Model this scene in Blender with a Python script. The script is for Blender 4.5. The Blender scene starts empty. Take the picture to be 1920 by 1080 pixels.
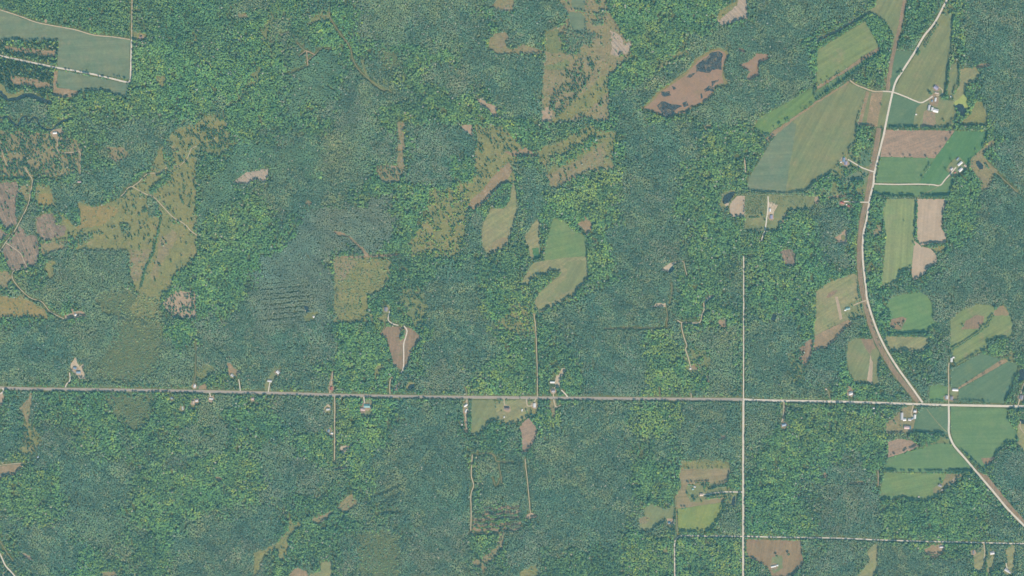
import bpy, bmesh, math, random
import numpy as np
from mathutils import Vector
from mathutils.geometry import tessellate_polygon

sc = bpy.context.scene
COL = sc.collection
R = math.radians
S = 2.1                     # metres of ground per photograph pixel
ALT = 10000.0               # survey aircraft height

# ------------------------------------------------------------------ camera
cam = bpy.data.cameras.new('survey_camera')
cam.sensor_width = 36.0
cam.lens = 36.0 * ALT / (1920 * S)
cam.clip_start = 50.0
cam.clip_end = 40000.0
cam_o = bpy.data.objects.new('survey_camera', cam)
cam_o.location = (0, 0, ALT)
COL.objects.link(cam_o)
sc.camera = cam_o

# ------------------------------------------------------------------ sky and sun
SUN_AZ, SUN_EL = 158.0, 45.0          # compass bearing and height of the sun
w = bpy.data.worlds.new('World'); sc.world = w; w.use_nodes = True
nt = w.node_tree
sky = nt.nodes.new('ShaderNodeTexSky'); sky.sky_type = 'NISHITA'; sky.sun_disc = False
sky.sun_elevation = R(SUN_EL); sky.sun_rotation = R(SUN_AZ)
nt.links.new(sky.outputs[0], nt.nodes['Background'].inputs[0])
nt.nodes['Background'].inputs[1].default_value = 0.10
sl = bpy.data.lights.new('sun', 'SUN'); sl.energy = 4.4; sl.angle = R(0.5); sl.color = (1.0, 0.96, 0.90)
so = bpy.data.objects.new('sun', sl)
d = Vector((math.sin(R(SUN_AZ)) * math.cos(R(SUN_EL)), math.cos(R(SUN_AZ)) * math.cos(R(SUN_EL)), math.sin(R(SUN_EL))))
so.rotation_euler = d.to_track_quat('Z', 'Y').to_euler()
so.location = (0, 0, 3000)
COL.objects.link(so)
sc.view_settings.view_transform = 'Standard'
sc.view_settings.look = 'None'
sc.view_settings.exposure = 0.9
sc.view_settings.gamma = 1.0
sc.view_settings.use_curve_mapping = False
sc.cycles.volume_bounces = 0
sc.cycles.max_bounces = 5
sc.cycles.diffuse_bounces = 2
sc.cycles.use_denoising = True
sc.cycles.denoiser = 'OPENIMAGEDENOISE'
sc.cycles.denoising_input_passes = 'RGB_ALBEDO_NORMAL'
sc.cycles.denoising_prefilter = 'ACCURATE'
sc.cycles.use_adaptive_sampling = False

# ------------------------------------------------------------------ colours
# gains measured from a grey card in this light: picture = GAIN * albedo + VEIL (linear)
GAIN = np.array((2.216, 1.976, 2.009)); VEIL = np.array((0.0299, 0.0919, 0.1134))
TREEGAIN = np.array((0.49, 0.455, 0.405))     # part of that light a closed canopy sends up, its own shadows counted
def lin(c):
    c = np.asarray(c, float) / 255.0
    return np.where(c <= 0.04045, c / 12.92, ((c + 0.055) / 1.055) ** 2.4)
def alb(r, g, b):
    return tuple(np.clip((lin((r, g, b)) - VEIL) / GAIN, 0.008, 0.82))
def talb(r, g, b):
    return tuple(np.clip((lin((r, g, b)) - VEIL) / GAIN / TREEGAIN, 0.006, 0.6))

# ------------------------------------------------------------------ numpy noise, px helpers
_rng = np.random.default_rng(7)
_NG = _rng.random((6, 128, 128))
def vnoise(x, y, scale, k=0):
    g = _NG[k % 6]
    u = np.asarray(x, float) / scale + 17.3 * k; v = np.asarray(y, float) / scale + 5.1 * k
    i = np.floor(u).astype(int); j = np.floor(v).astype(int)
    fx = u - i; fy = v - j
    fx = fx * fx * (3 - 2 * fx); fy = fy * fy * (3 - 2 * fy)
    a = g[i % 128, j % 128]; b = g[(i + 1) % 128, j % 128]; c = g[i % 128, (j + 1) % 128]; e = g[(i + 1) % 128, (j + 1) % 128]
    return (a * (1 - fx) + b * fx) * (1 - fy) + (c * (1 - fx) + e * fx) * fy
def fbm(x, y, scale, k=0):
    return 0.55 * vnoise(x, y, scale, k) + 0.3 * vnoise(x, y, scale * .45, k + 1) + 0.15 * vnoise(x, y, scale * .2, k + 2)
def P(c, r, s):
    """photo pixels from a quarter-enlarged tile (column, row)"""
    return [(c * 480 + float(a.split(',')[0]) / 4, r * 270 + float(a.split(',')[1]) / 4) for a in s.split()]
def Q(s):
    return [(float(a.split(',')[0]), float(a.split(',')[1])) for a in s.split()]
def W(p, z=0.0):
    return ((p[0] - 960) * S, (540 - p[1]) * S, z)
def densify(pts, step, closed=True):
    out = []
    n = len(pts)
    for i in range(n if closed else n - 1):
        a = pts[i]; b = pts[(i + 1) % n]
        L = math.hypot(b[0] - a[0], b[1] - a[1]); k = max(1, int(L / step))
        for j in range(k):
            t = j / k
            out.append((a[0] + (b[0] - a[0]) * t, a[1] + (b[1] - a[1]) * t))
    if not closed: out.append(pts[-1])
    return out
def rough(pts, amp, k=0):
    if amp <= 0: return pts
    p = np.array(densify(pts, 1.6))
    dx = (vnoise(p[:, 0], p[:, 1], 5, k) + .5 * vnoise(p[:, 0], p[:, 1], 2.2, k + 2) - .75) * amp * 2
    dy = (vnoise(p[:, 0] + 99, p[:, 1] + 31, 5, k + 1) + .5 * vnoise(p[:, 0] + 9, p[:, 1], 2.2, k + 3) - .75) * amp * 2
    return list(zip((p[:, 0] + dx).tolist(), (p[:, 1] + dy).tolist()))
def smooth(pts, step=2.0):
    """Catmull-Rom through the points"""
    p = [np.array(a, float) for a in pts]
    if len(p) < 3: return densify([tuple(a) for a in p], step, False)
    p = [2 * p[0] - p[1]] + p + [2 * p[-1] - p[-2]]
    out = []
    for i in range(1, len(p) - 2):
        L = np.linalg.norm(p[i + 1] - p[i]); k = max(1, int(L / step))
        for j in range(k):
            t = j / k
            q = 0.5 * ((2 * p[i]) + (-p[i - 1] + p[i + 1]) * t + (2 * p[i - 1] - 5 * p[i] + 4 * p[i + 1] - p[i + 2]) * t * t + (-p[i - 1] + 3 * p[i] - 3 * p[i + 1] + p[i + 2]) * t ** 3)
            out.append(tuple(q))
    out.append(tuple(p[-2]))
    return out

# ------------------------------------------------------------------ rasters that steer where trees stand
MX, MY = 115, 95
RW, RH = 1920 + 2 * MX, 1080 + 2 * MY
ZONE = np.zeros((RH, RW), np.int8)        # forest type, 0 = mixed by noise
OPEN = np.zeros((RH, RW), bool)           # no forest here
SOFT = np.zeros((RH, RW), np.float32)     # open land with a ragged edge: how far trees stray into it, px
SCAT = np.zeros((RH, RW), np.float32)     # density of scattered trees on open ground
STYP = np.zeros((RH, RW), np.int8)
KEEP = np.zeros((RH, RW), bool)           # no tree of any kind (roads, buildings, water)
def fill(poly, arr, val):
    p = np.array(poly) + (MX, MY)
    x0, y0 = np.floor(p.min(0)).astype(int); x1, y1 = np.ceil(p.max(0)).astype(int)
    x0 = max(x0, 0); y0 = max(y0, 0); x1 = min(x1, RW - 1); y1 = min(y1, RH - 1)
    if x1 <= x0 or y1 <= y0: return
    gx, gy = np.meshgrid(np.arange(x0, x1 + 1) + .5, np.arange(y0, y1 + 1) + .5)
    ins = np.zeros(gx.shape, bool)
    n = len(p)
    for i in range(n):
        ax, ay = p[i]; bx, by = p[(i + 1) % n]
        if ay == by: continue
        ins ^= ((ay > gy) != (by > gy)) & (gx < (bx - ax) * (gy - ay) / (by - ay) + ax)
    arr[y0:y1 + 1, x0:x1 + 1][ins] = val
def fill_line(pts, half, arr, val):
    for x, y in densify(pts, 0.7, False):
        x += MX; y += MY
        x0 = int(max(0, math.floor(x - half))); x1 = int(min(RW, math.ceil(x + half)))
        y0 = int(max(0, math.floor(y - half))); y1 = int(min(RH, math.ceil(y + half)))
        if x1 > x0 and y1 > y0: arr[y0:y1, x0:x1] = val

# ------------------------------------------------------------------ materials
MAT = {}
def nodes(name):
    m = bpy.data.materials.new(name); m.use_nodes = True
    t = m.node_tree; return m, t, t.nodes, t.links, t.nodes['Principled BSDF']
def mixc(N, L, fac, a, b, mode='MIX'):
    n = N.new('ShaderNodeMix'); n.data_type = 'RGBA'; n.blend_type = mode
    if isinstance(fac, (int, float)): n.inputs[0].default_value = fac
    else: L.new(fac, n.inputs[0])
    for k, v in ((6, a), (7, b)):
        if isinstance(v, tuple): n.inputs[k].default_value = (*v[:3], 1)
        else: L.new(v, n.inputs[k])
    return n.outputs[2]
def noise(N, L, vec, scale, detail=4, rough=.6):
    n = N.new('ShaderNodeTexNoise'); n.inputs['Scale'].default_value = scale; n.inputs['Detail'].default_value = detail
    n.inputs['Roughness'].default_value = rough; L.new(vec, n.inputs['Vector']); return n.outputs['Fac']
def ramp(N, L, fac, a, b):
    n = N.new('ShaderNodeMapRange'); n.inputs['From Min'].default_value = a; n.inputs['From Max'].default_value = b
    L.new(fac, n.inputs['Value']); return n.outputs[0]
def ground_mat(key, c1, c2, c3=None, size=70, fine=9, stripe=None, patch=(.55, .7), contrast=.22):
    """two tones blended by broad noise, a third in patches, drill or mowing lines, fine mottling"""
    if key in MAT: return MAT[key]
    contrast = contrast * 1.35
    m, t, N, L, bs = nodes(key)
    geo = N.new('ShaderNodeNewGeometry').outputs['Position']
    col = mixc(N, L, ramp(N, L, noise(N, L, geo, 1 / size, 5), .35, .65), alb(*c1), alb(*c2))
    if c3:
        col = mixc(N, L, ramp(N, L, noise(N, L, geo, 1 / (size * .7), 6, .7), *patch), col, alb(*c3))
    if stripe:
        ang, per, amt = stripe; amt *= 1.4
        mp = N.new('ShaderNodeMapping'); mp.inputs['Rotation'].default_value = (0, 0, -R(ang)); L.new(geo, mp.inputs['Vector'])
        sep = N.new('ShaderNodeSeparateXYZ'); L.new(mp.outputs[0], sep.inputs[0])
        cmb = N.new('ShaderNodeCombineXYZ'); L.new(sep.outputs[1], cmb.inputs[1])
        mu = N.new('ShaderNodeMath'); mu.operation = 'MULTIPLY'; mu.inputs[1].default_value = .035; L.new(sep.outputs[0], mu.inputs[0]); L.new(mu.outputs[0], cmb.inputs[0])
        sn = noise(N, L, cmb.outputs[0], 1 / per, 3, .7)
        col = mixc(N, L, amt, col, mixc(N, L, ramp(N, L, sn, .3, .7), (.55, .55, .55), (1.45, 1.45, 1.45)), 'MULTIPLY')
    mid = ramp(N, L, noise(N, L, geo, 1 / (fine * 4), 5, .7), .3, .7)
    col = mixc(N, L, 1.0, col, mixc(N, L, mid, (1 - contrast * .7,) * 3, (1 + contrast * .7, 1 + contrast * .6, 1 + contrast * .45)), 'MULTIPLY')
    fn = ramp(N, L, noise(N, L, geo, 1 / fine, 6, .75), .25, .75)
    v1 = 1 - contrast; v2 = 1 + contrast
    col = mixc(N, L, 1.0, col, mixc(N, L, fn, (v1, v1, v1), (v2, v2, v2)), 'MULTIPLY')
    L.new(col, bs.inputs['Base Color']); bs.inputs['Roughness'].default_value = .95
    bs.inputs['Specular IOR Level'].default_value = .1
    MAT[key] = m
    return m
def plain_mat(key, c, rough=.7, metal=0, var=.12, scale=.8, raw=False):
    if key in MAT: return MAT[key]
    m, t, N, L, bs = nodes(key)
    tc = N.new('ShaderNodeTexCoord').outputs['Object']
    c = c if raw else alb(*c)
    f = ramp(N, L, noise(N, L, tc, scale, 5, .7), .3, .7)
    col = mixc(N, L, f, tuple(x * (1 - var) for x in c), tuple(min(.9, x * (1 + var)) for x in c))
    L.new(col, bs.inputs['Base Color']); bs.inputs['Roughness'].default_value = rough; bs.inputs['Metallic'].default_value = metal
    MAT[key] = m
    return m
def water_mat(key, c1, c2, size=25, weed=None):
    if key in MAT: return MAT[key]
    m, t, N, L, bs = nodes(key)
    geo = N.new('ShaderNodeNewGeometry').outputs['Position']
    col = mixc(N, L, ramp(N, L, noise(N, L, geo, 1 / size, 6, .7), .4, .62), alb(*c1), alb(*c2))
    if weed:
        col = mixc(N, L, ramp(N, L, noise(N, L, geo, 1 / 16, 8, .8), .52, .58), col, alb(*weed))
    L.new(col, bs.inputs['Base Color']); bs.inputs['Roughness'].default_value = .12
    bp = N.new('ShaderNodeBump'); bp.inputs['Strength'].default_value = .15; bp.inputs['Distance'].default_value = .3
    L.new(noise(N, L, geo, .8, 3), bp.inputs['Height']); L.new(bp.outputs[0], bs.inputs['Normal'])
    MAT[key] = m
    return m
def leaf_mat(key):
    """crown colour comes from the tree's own tint property or instance attribute"""
    if key in MAT: return MAT[key]
    m, t, N, L, bs = nodes(key)
    at = N.new('ShaderNodeAttribute'); at.attribute_type = 'INSTANCER'; at.attribute_name = 'tint'
    tc = N.new('ShaderNodeTexCoord').outputs['Object']
    f = ramp(N, L, noise(N, L, tc, 2.2, 4, .7), .3, .7)
    col = mixc(N, L, 1.0, at.outputs['Color'], mixc(N, L, f, (.82, .83, .86), (1.18, 1.17, 1.1)), 'MULTIPLY')
    L.new(col, bs.inputs['Base Color']); bs.inputs['Roughness'].default_value = .75
    bs.inputs['Specular IOR Level'].default_value = .25
    MAT[key] = m
    return m

# ------------------------------------------------------------------ object helpers
def tag(o, label=None, cat=None, group=None, kind=None):
    if label: o['label'] = label
    if cat: o['category'] = cat
    if group: o['group'] = group
    if kind: o['kind'] = kind
    return o
def mesh_obj(name, verts, faces, mat, parent=None, smooth_=False, mats=None, midx=None):
    me = bpy.data.meshes.new(name); me.from_pydata([tuple(v) for v in verts], [], faces); me.update()
    for m in (mats or [mat]): me.materials.append(m)
    if midx is not None: me.polygons.foreach_set('material_index', midx)
    if smooth_: me.polygons.foreach_set('use_smooth', [True] * len(me.polygons))
    o = bpy.data.objects.new(name, me); COL.objects.link(o)
    if parent: o.parent = parent
    return o
def empty(name, loc=(0, 0, 0), rz=0):
    o = bpy.data.objects.new(name, None); o.empty_display_size = 2; o.location = loc; o.rotation_euler = (0, 0, rz); COL.objects.link(o); return o
_lay = [0]
def sheet(name, pts, mat, z, label, cat, kind='structure', parent=None):
    _lay[0] += 1
    z = z + (_lay[0] % 12) * 0.004
    cx = sum(p[0] for p in pts) / len(pts); cy = sum(p[1] for p in pts) / len(pts)
    vs = [Vector(((p[0] - cx) * S, (cy - p[1]) * S, 0)) for p in pts]
    tri = tessellate_polygon([vs])
    fs = []
    for a, b, c in tri:
        n = (vs[b] - vs[a]).cross(vs[c] - vs[a]).z
        if abs(n) < 1e-9: continue
        fs.append((a, b, c) if n > 0 else (a, c, b))
    o = mesh_obj(name, vs, fs, mat, parent)
    o.location = W((cx, cy), z)
    if label: tag(o, label, cat, kind=kind)
    return o
def ribbon(name, pts, width, mat, z, label, cat='road', jit=.12, parent=None, kind='structure', step=2.0):
    """a strip of ground of the given width in metres along photo points"""
    p = np.array(smooth(pts, step)); n = len(p)
    wpt = np.stack([(p[:, 0] - 960) * S, (540 - p[:, 1]) * S], 1)
    tn = np.gradient(wpt, axis=0); tn /= np.linalg.norm(tn, axis=1)[:, None] + 1e-9
    nr = np.stack([-tn[:, 1], tn[:, 0]], 1)
    j1 = 1 + (vnoise(p[:, 0], p[:, 1], 4, 1) - .5) * 2 * jit; j2 = 1 + (vnoise(p[:, 0], p[:, 1], 4, 3) - .5) * 2 * jit
    a = wpt + nr * (width / 2 * j1)[:, None]; b = wpt - nr * (width / 2 * j2)[:, None]
    o0 = wpt[n // 2]
    vs = [(x - o0[0], y - o0[1], 0) for x, y in a] + [(x - o0[0], y - o0[1], 0) for x, y in b]
    fs = [(i, n + i, n + i + 1, i + 1) for i in range(n - 1)]
    _lay[0] += 1
    o = mesh_obj(name, vs, fs, mat, parent)
    o.location = (o0[0], o0[1], z + (_lay[0] % 8) * .005)
    if label: tag(o, label, cat, kind=kind)
    return o

# ------------------------------------------------------------------ ground materials (colours as they look in the photograph)
ground_mat('forest_floor', (98, 122, 100), (110, 126, 102), (140, 138, 116), 40, 10, contrast=.3, patch=(.55, .7))
ground_mat('hay', (130, 148, 120), (142, 150, 120), (150, 152, 126), 90, 10, (62, 16, .30), contrast=.12)
ground_mat('hay_along', (128, 152, 116), (140, 156, 120), (152, 154, 126), 90, 10, (30, 14, .32), contrast=.12)
ground_mat('hay_upright', (138, 162, 124), (148, 162, 126), (152, 160, 130), 120, 10, (86, 18, .30), contrast=.12)
ground_mat('hay_pale', (146, 156, 124), (156, 156, 128), (134, 152, 120), 60, 10, (32, 12, .35), contrast=.16)
ground_mat('hay_yellow', (132, 156, 112), (144, 158, 114), (124, 150, 116), 60, 9, (70, 14, .25), contrast=.14)
ground_mat('crop', (118, 144, 126), (132, 148, 128), (140, 150, 132), 70, 10, (3, 15, .26), contrast=.12)
ground_mat('crop_dark', (102, 136, 118), (112, 142, 120), (120, 144, 120), 70, 8, (35, 12, .22), contrast=.12)
ground_mat('emerald', (110, 146, 116), (118, 150, 118), (128, 152, 122), 80, 10, (2, 14, .22), contrast=.09)
ground_mat('emerald_deep', (96, 142, 112), (104, 146, 114), (112, 148, 118), 80, 10, (60, 14, .18), contrast=.09)
ground_mat('lime', (114, 149, 112), (122, 152, 112), (142, 156, 117), 50, 8, (40, 10, .3), contrast=.14)
ground_mat('meadow', (134, 146, 114), (146, 150, 116), (156, 150, 124), 55, 7, contrast=.26)
ground_mat('meadow_tan', (152, 148, 126), (146, 148, 120), (162, 150, 136), 50, 7, contrast=.26)
ground_mat('meadow_green', (124, 144, 116), (134, 146, 114), (148, 148, 120), 45, 7, contrast=.26)
ground_mat('meadow_ochre', (160, 150, 116), (152, 148, 112), (150, 142, 116), 40, 7, contrast=.22)
ground_mat('scrub', (108, 130, 109), (118, 134, 110), (138, 139, 116), 40, 6, contrast=.28)
ground_mat('tan', (162, 150, 130), (156, 146, 124), (170, 154, 138), 40, 7, contrast=.20)
ground_mat('tan_stripe', (158, 150, 128), (150, 150, 122), (168, 154, 136), 60, 7, (6, 13, .35), contrast=.16)
ground_mat('soil', (190, 176, 158), (186, 172, 154), (198, 182, 166), 70, 8, (86, 12, .22), contrast=.09)
ground_mat('tilled', (168, 152, 138), (162, 148, 134), (176, 160, 144), 50, 8, (20, 10, .32), contrast=.18)
ground_mat('brown', (150, 140, 124), (156, 142, 128), (142, 142, 118), 60, 8, (84, 12, .32), contrast=.18)
ground_mat('stubble', (152, 140, 122), (148, 138, 118), (156, 138, 126), 60, 9, (80, 12, .3), contrast=.14)
ground_mat('slash', (154, 144, 134), (142, 138, 128), (126, 134, 118), 18, 5, (112, 9, .6), contrast=.32)
ground_mat('pale_cut', (186, 176, 164), (174, 164, 150), (150, 150, 128), 16, 4, (130, 7, .5), contrast=.30)
ground_mat('bog', (166, 146, 132), (160, 142, 126), (154, 146, 120), 60, 9, contrast=.12)
ground_mat('bog_rim', (138, 144, 112), (148, 146, 114), (158, 144, 120), 40, 6, contrast=.22)
ground_mat('sand', (206, 194, 174), (196, 182, 160), (180, 168, 146), 14, 4, contrast=.14)
ground_mat('pink_sand', (186, 170, 152), (174, 160, 140), (160, 152, 128), 14, 4, contrast=.18)
ground_mat('yard', (166, 150, 138), (150, 148, 124), (172, 152, 146), 14, 4, contrast=.26)
ground_mat('gravel', (228, 222, 208), (218, 212, 198), (206, 198, 182), 20, 3, contrast=.10)
ground_mat('asphalt', (174, 170, 162), (178, 173, 165), (166, 162, 154), 30, 4, contrast=.08)
ground_mat('verge', (134, 144, 118), (126, 140, 114), (150, 148, 126), 25, 4, contrast=.22)
ground_mat('dirt', (204, 194, 174), (192, 182, 160), (172, 166, 142), 14, 3, contrast=.18)
ground_mat('faint_dirt', (156, 152, 130), (146, 148, 124), (128, 140, 114), 10, 3, contrast=.22)
ground_mat('rail_strip', (156, 144, 130), (150, 142, 124), (162, 146, 136), 40, 5, (84, 6, .35), contrast=.22)
ground_mat('algae', (164, 182, 124), (172, 186, 128), (150, 172, 118), 12, 3, contrast=.1)
ground_mat('fresh', (112, 150, 116), (120, 154, 117), (130, 156, 121), 80, 10, (20, 14, .22), contrast=.10)
ground_mat('green_hay', (118, 150, 116), (128, 152, 116), (142, 154, 120), 60, 9, (12, 14, .28), contrast=.14)
ground_mat('stripe_green', (112, 146, 116), (120, 150, 118), (130, 152, 120), 70, 9, (33, 13, .3), contrast=.12)
water_mat('pond_water', (62, 90, 98), (74, 98, 104), 9)
water_mat('bog_water', (62, 90, 96), (92, 108, 112), 10, (140, 134, 116))
water_mat('creek_water', (62, 92, 100), (74, 100, 104))

g = mesh_obj('ground', [(-8000, -8000, 0), (8000, -8000, 0), (8000, 8000, 0), (-8000, 8000, 0)], [(0, 1, 2, 3)], MAT['forest_floor'])
tag(g, 'dark green forest floor under and between all the woods', 'ground', kind='structure')

# ------------------------------------------------------------------ open land: (name, outline, material, edge roughness, layer, label)
FIELDS = []
def F(name, poly, mat, label, amp=.5, z=.10):
    FIELDS.append((name, poly, mat, label, amp, z))
# --- north-west
F('crop_field', P(0, 0, '-400,40 0,78 70,90 150,135 260,165 400,195 520,215 640,240 720,265 820,270 975,292 968,597 430,503 440,306 -400,300'), 'crop', 'large blue-green crop field with an L shape in the north-west corner', .3)
F('crop_field', P(0, 0, '432,522 960,628 955,722 880,715 760,680 600,690 430,650'), 'crop', 'narrow green crop strip south of the tan gravel lane in the north-west')
F('fallow_field', P(0, 0, '402,535 432,530 425,655 605,685 570,722 460,732 400,715'), 'tan', 'pinkish bare margin round the north-west crop strip', .8)
F('clearing', P(0, 0, '30,345 250,365 430,388 415,440 250,405 60,375'), 'tan', 'thin tan gap between the dark pine rows by the north-west lane', 2)
F('clearing', P(0, 0, '80,565 260,590 400,640 390,662 150,640 80,620'), 'tan', 'tan opening south of the lane among dark pines in the far north-west', 2)
F('river_bank', P(0, 0, '0,620 30,640 60,700 110,705 180,672 190,690 120,728 60,735 20,690 -20,660'), 'meadow', 'pale sedge bank in the crook of the river bend', 1.2)
F('clearing', P(0, 0, '1005,240 1105,250 1105,305 1000,302'), 'meadow', 'small square lawn east of the north-west farm lane', .6)
F('clearing', P(0, 0, '1500,405 1520,405 1518,450 1480,512 1463,502 1490,455'), 'lime', 'thin bright lime sliver of grass deep in the northern woods', .8)
F('clearing', P(0, 0, '1165,575 1215,570 1265,595 1245,612 1225,665 1195,640'), 'meadow', 'small forked glade in the woods below the north-west farm', 1.2)
F('clearing', P(0, 0, '375,990 420,962 495,972 470,1025 440,1070 425,1040 395,1020'), 'pink_sand', 'sandy pink cabin clearing below the meandering creek', 1.2)
F('glade', P(0, 0, '40,1040 100,1000 200,1020 190,1060 120,1080 60,1080'), 'meadow_tan', 'scruffy tan glade among trees near the western edge', 2)
F('meadow', P(0, 0, '1370,1000 1420,950 1500,910 1560,870 1610,855 1700,880 1690,960 1760,1040 1780,1080 1500,1090 1300,1090 1330,1020'), 'meadow', 'ragged olive meadow dotted with trees north of the ochre valley', 2.5)
F('glade', P(0, 0, '1780,105 1870,98 1850,132 1780,137'), 'meadow_tan', 'tiny tan glade at the top of the western woods', 1)
F('glade', P(0, 0, '700,1075 740,1070 730,1090 700,1088'), 'pink_sand', 'tiny sand patch at the foot of the creek woods', .6)
F('meadow', P(0, 1, '270,300 390,310 410,430 440,520 520,570 560,620 610,605 580,440 640,420 690,480 850,430 930,390 1000,320 1110,230 1190,60 1260,-60 1340,-120 1420,-150 1475,-140 1480,280 1460,480 1480,560 1480,860 1400,930 1300,1000 1290,1080 1210,1140 1210,1310 1060,1320 960,1250 1040,1120 990,1060 980,1020 960,800 700,800 580,790 480,720 330,740 280,680 260,560 370,500 270,480'), 'meadow', 'big ochre-green valley meadow crossed by a winding two-track in the west', 1.6, .06)
F('meadow_patch', P(0, 1, '270,560 330,525 400,520 420,590 500,620 480,690 340,725 285,670'), 'slash', 'pinkish cut-over corner of the western valley meadow', 2, .12)
F('meadow_patch', P(0, 1, '285,370 390,380 412,455 290,455'), 'meadow_ochre', 'orange-tan grass square at the west end of the valley meadow', 2, .12)
F('meadow_patch', P(0, 1, '600,470 860,470 900,500 780,600 620,640 560,620 610,600'), 'meadow_ochre', 'dry golden sweep of grass in the middle of the western valley', 3, .12)
F('meadow_patch', P(0, 1, '1210,700 1290,640 1340,700 1230,860 1180,1000 1130,1030 1170,850'), 'meadow_tan', 'reddish dry slope in the southern lobe of the valley meadow', 3, .12)
F('meadow_patch', P(0, 1, '975,800 1140,780 1080,940 1040,1030 985,1020'), 'meadow_tan', 'tan bank west of the shrub-lined brook in the valley', 2.5, .12)
F('meadow_patch', P(0, 1, '800,20 900,20 970,40 960,120 880,140 810,90'), 'meadow_tan', 'brownish glade north of the valley meadow among scattered trees', 2.5, .08)
F('cutover_field', P(0, 1, '-60,290 130,285 145,350 120,450 130,600 60,640 -60,540'), 'slash', 'striped pinkish logged block at the western edge', 1.2)
F('cutover_field', P(0, 1, '100,690 150,605 200,680 280,690 300,800 270,920 190,930 70,950 20,800 50,745'), 'slash', 'striped pinkish logged block inside the loop of the western track', 1.2)
F('cutover_field', P(0, 1, '-40,610 60,675 20,720 -40,740'), 'slash', 'small logged wedge at the western edge beside the track', 1.2)
F('glade', P(0, 1, '340,880 420,870 410,1000 370,1030 355,980'), 'meadow', 'slim grassy glade south-east of the logged blocks', 2)
F('glade', P(0, 1, '300,745 560,720 570,780 440,800 330,850 310,800'), 'meadow_tan', 'brown grass shelf under the western valley meadow', 2.5)
F('glade', P(0, 1, '-40,960 60,950 90,1000 60,1080 -40,1080'), 'meadow_tan', 'tan clearing below the track at the western edge', 2)
F('glade', P(0, 1, '150,310 230,320 225,380 200,430 150,380'), 'meadow_tan', 'tan strip of grass beside the western track', 2)
F('sand_patch', P(0, 1, '5,40 50,30 55,60 20,75'), 'pink_sand', 'small pink sand lot at the western edge', .6)
F('cut_clearing', P(0, 1, '1740,292 1800,245 1850,212 1920,200 2010,185 2012,240 1985,295 1930,262 1850,300'), 'pale_cut', 'pale pinkish slash clearing shaped like a wedge in the western woods', 1.2)
F('meadow', P(0, 2, '-60,60 60,62 130,80 160,40 200,80 300,140 370,180 360,230 200,215 -60,222'), 'meadow_ochre', 'golden hay meadow below the track at the western edge', 1)
F('clearing', P(0, 2, '480,205 540,190 525,140 560,175 640,180 652,212 550,226 490,238'), 'pink_sand', 'ragged bare yard round a white shed in the western woods', 1)
F('clearing', P(0, 2, '1215,110 1330,20 1470,30 1475,225 1290,225'), 'pink_sand', 'pink logged block with many trees left standing', 1.5)
F('sand_yard', P(0, 2, '532,625 530,572 565,520 580,525 578,560 600,585 632,562 625,610 642,680 600,682 565,640'), 'sand', 'bright sandy homestead lot in the western woods above the highway', .5)
F('scrub', P(0, 2, '760,790 1210,792 1150,900 1130,980 1090,1060 1040,1080 940,1050 860,960'), 'scrub', 'brownish shrubby flat directly south of the highway in the west', 3, .06)
F('glade', P(0, 2, '145,900 215,830 228,788 248,790 235,930 212,1032 180,960'), 'meadow_tan', 'tall thin glade south of the highway near the western edge', 1)
F('verge_lot', P(0, 2, '-40,790 26,788 26,878 -40,880'), 'pink_sand', 'pink gravel lot at the western end of the highway', .4)
F('glade', P(0, 2, '1490,740 1550,715 1552,762 1490,764'), 'tan', 'small tan lawn north of the highway by a clump of cabins', .5)
F('clearing', P(0, 2, '1715,640 1700,560 1730,560 1745,595 1802,622 1770,665 1735,672'), 'tan', 'tan cabin clearing just north of the highway in the west', 1)
F('clearing', P(0, 2, '1418,880 1455,860 1458,908 1418,910'), 'meadow', 'tiny lawn south of the highway by two cabins', .4)
F('scrub', P(0, 2, '690,40 1000,0 1060,100 1180,100 1205,230 980,250 760,180'), 'scrub', 'olive scrub flat at the foot of the western valley', 3, .05)
F('scrub', P(0, 2, '900,255 1200,245 1240,420 1180,640 1000,725 760,705 720,560 850,400'), 'scrub', 'thin brownish scrub between the western valley and the highway', 3, .045)
F('scrub', P(0, 2, '1470,620 1560,570 1620,600 1560,680 1470,690'), 'meadow_green', 'soft olive scrub patch above the highway', 2, .05)
F('field_corner', P(0, 3, '-60,270 40,250 160,235 165,265 120,325 40,320 0,375 -60,400'), 'tan', 'tan hay corner at the western edge south of the plantation', .8)
F('scrub', P(0, 3, '160,-60 180,0 150,130 160,190 260,165 320,60 280,0 240,-60'), 'meadow', 'olive scrub strip right of the western plantation', 2)
F('glade', P(0, 3, '1620,340 1660,335 1665,362 1630,372'), 'tan', 'tiny bare spot in the dense southwestern woods', .8)
F('glade', P(0, 3, '760,1050 860,1040 890,1090 770,1095'), 'meadow_tan', 'tan glade cut by the bottom edge in the southwest', 1)
F('glade', P(0, 3, '165,900 200,915 240,940 235,965 180,930'), 'pink_sand', 'short reddish bare streak in the far southwest', 1)
F('sand_patch', P(0, 0, '332,148 345,140 356,150 352,168 336,170'), 'pink_sand', 'little pale square above the field track in the north-west', .3, .15)
F('scrubland', P(0, 1, '-60,-120 200,-90 420,-70 560,-40 640,60 610,200 420,260 240,270 60,270 -60,280'), 'meadow_tan', 'broken brown scrubland full of trees at the western edge', 3, .045)
F('scrubland', P(0, 0, '1880,570 1925,520 1965,400 1950,250 2000,150 2060,110 2085,165 2020,260 1990,420 1950,600 1850,730 1740,820 1690,800 1790,720'), 'meadow_green', 'string of olive glades winding down from the top edge', 2.5, .045)
F('scrubland', P(0, 1, '1480,-140 1640,-150 1780,-30 1700,60 1500,110 1480,60'), 'meadow_green', 'brushy olive ground east of the valley top', 2.5, .045)
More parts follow.
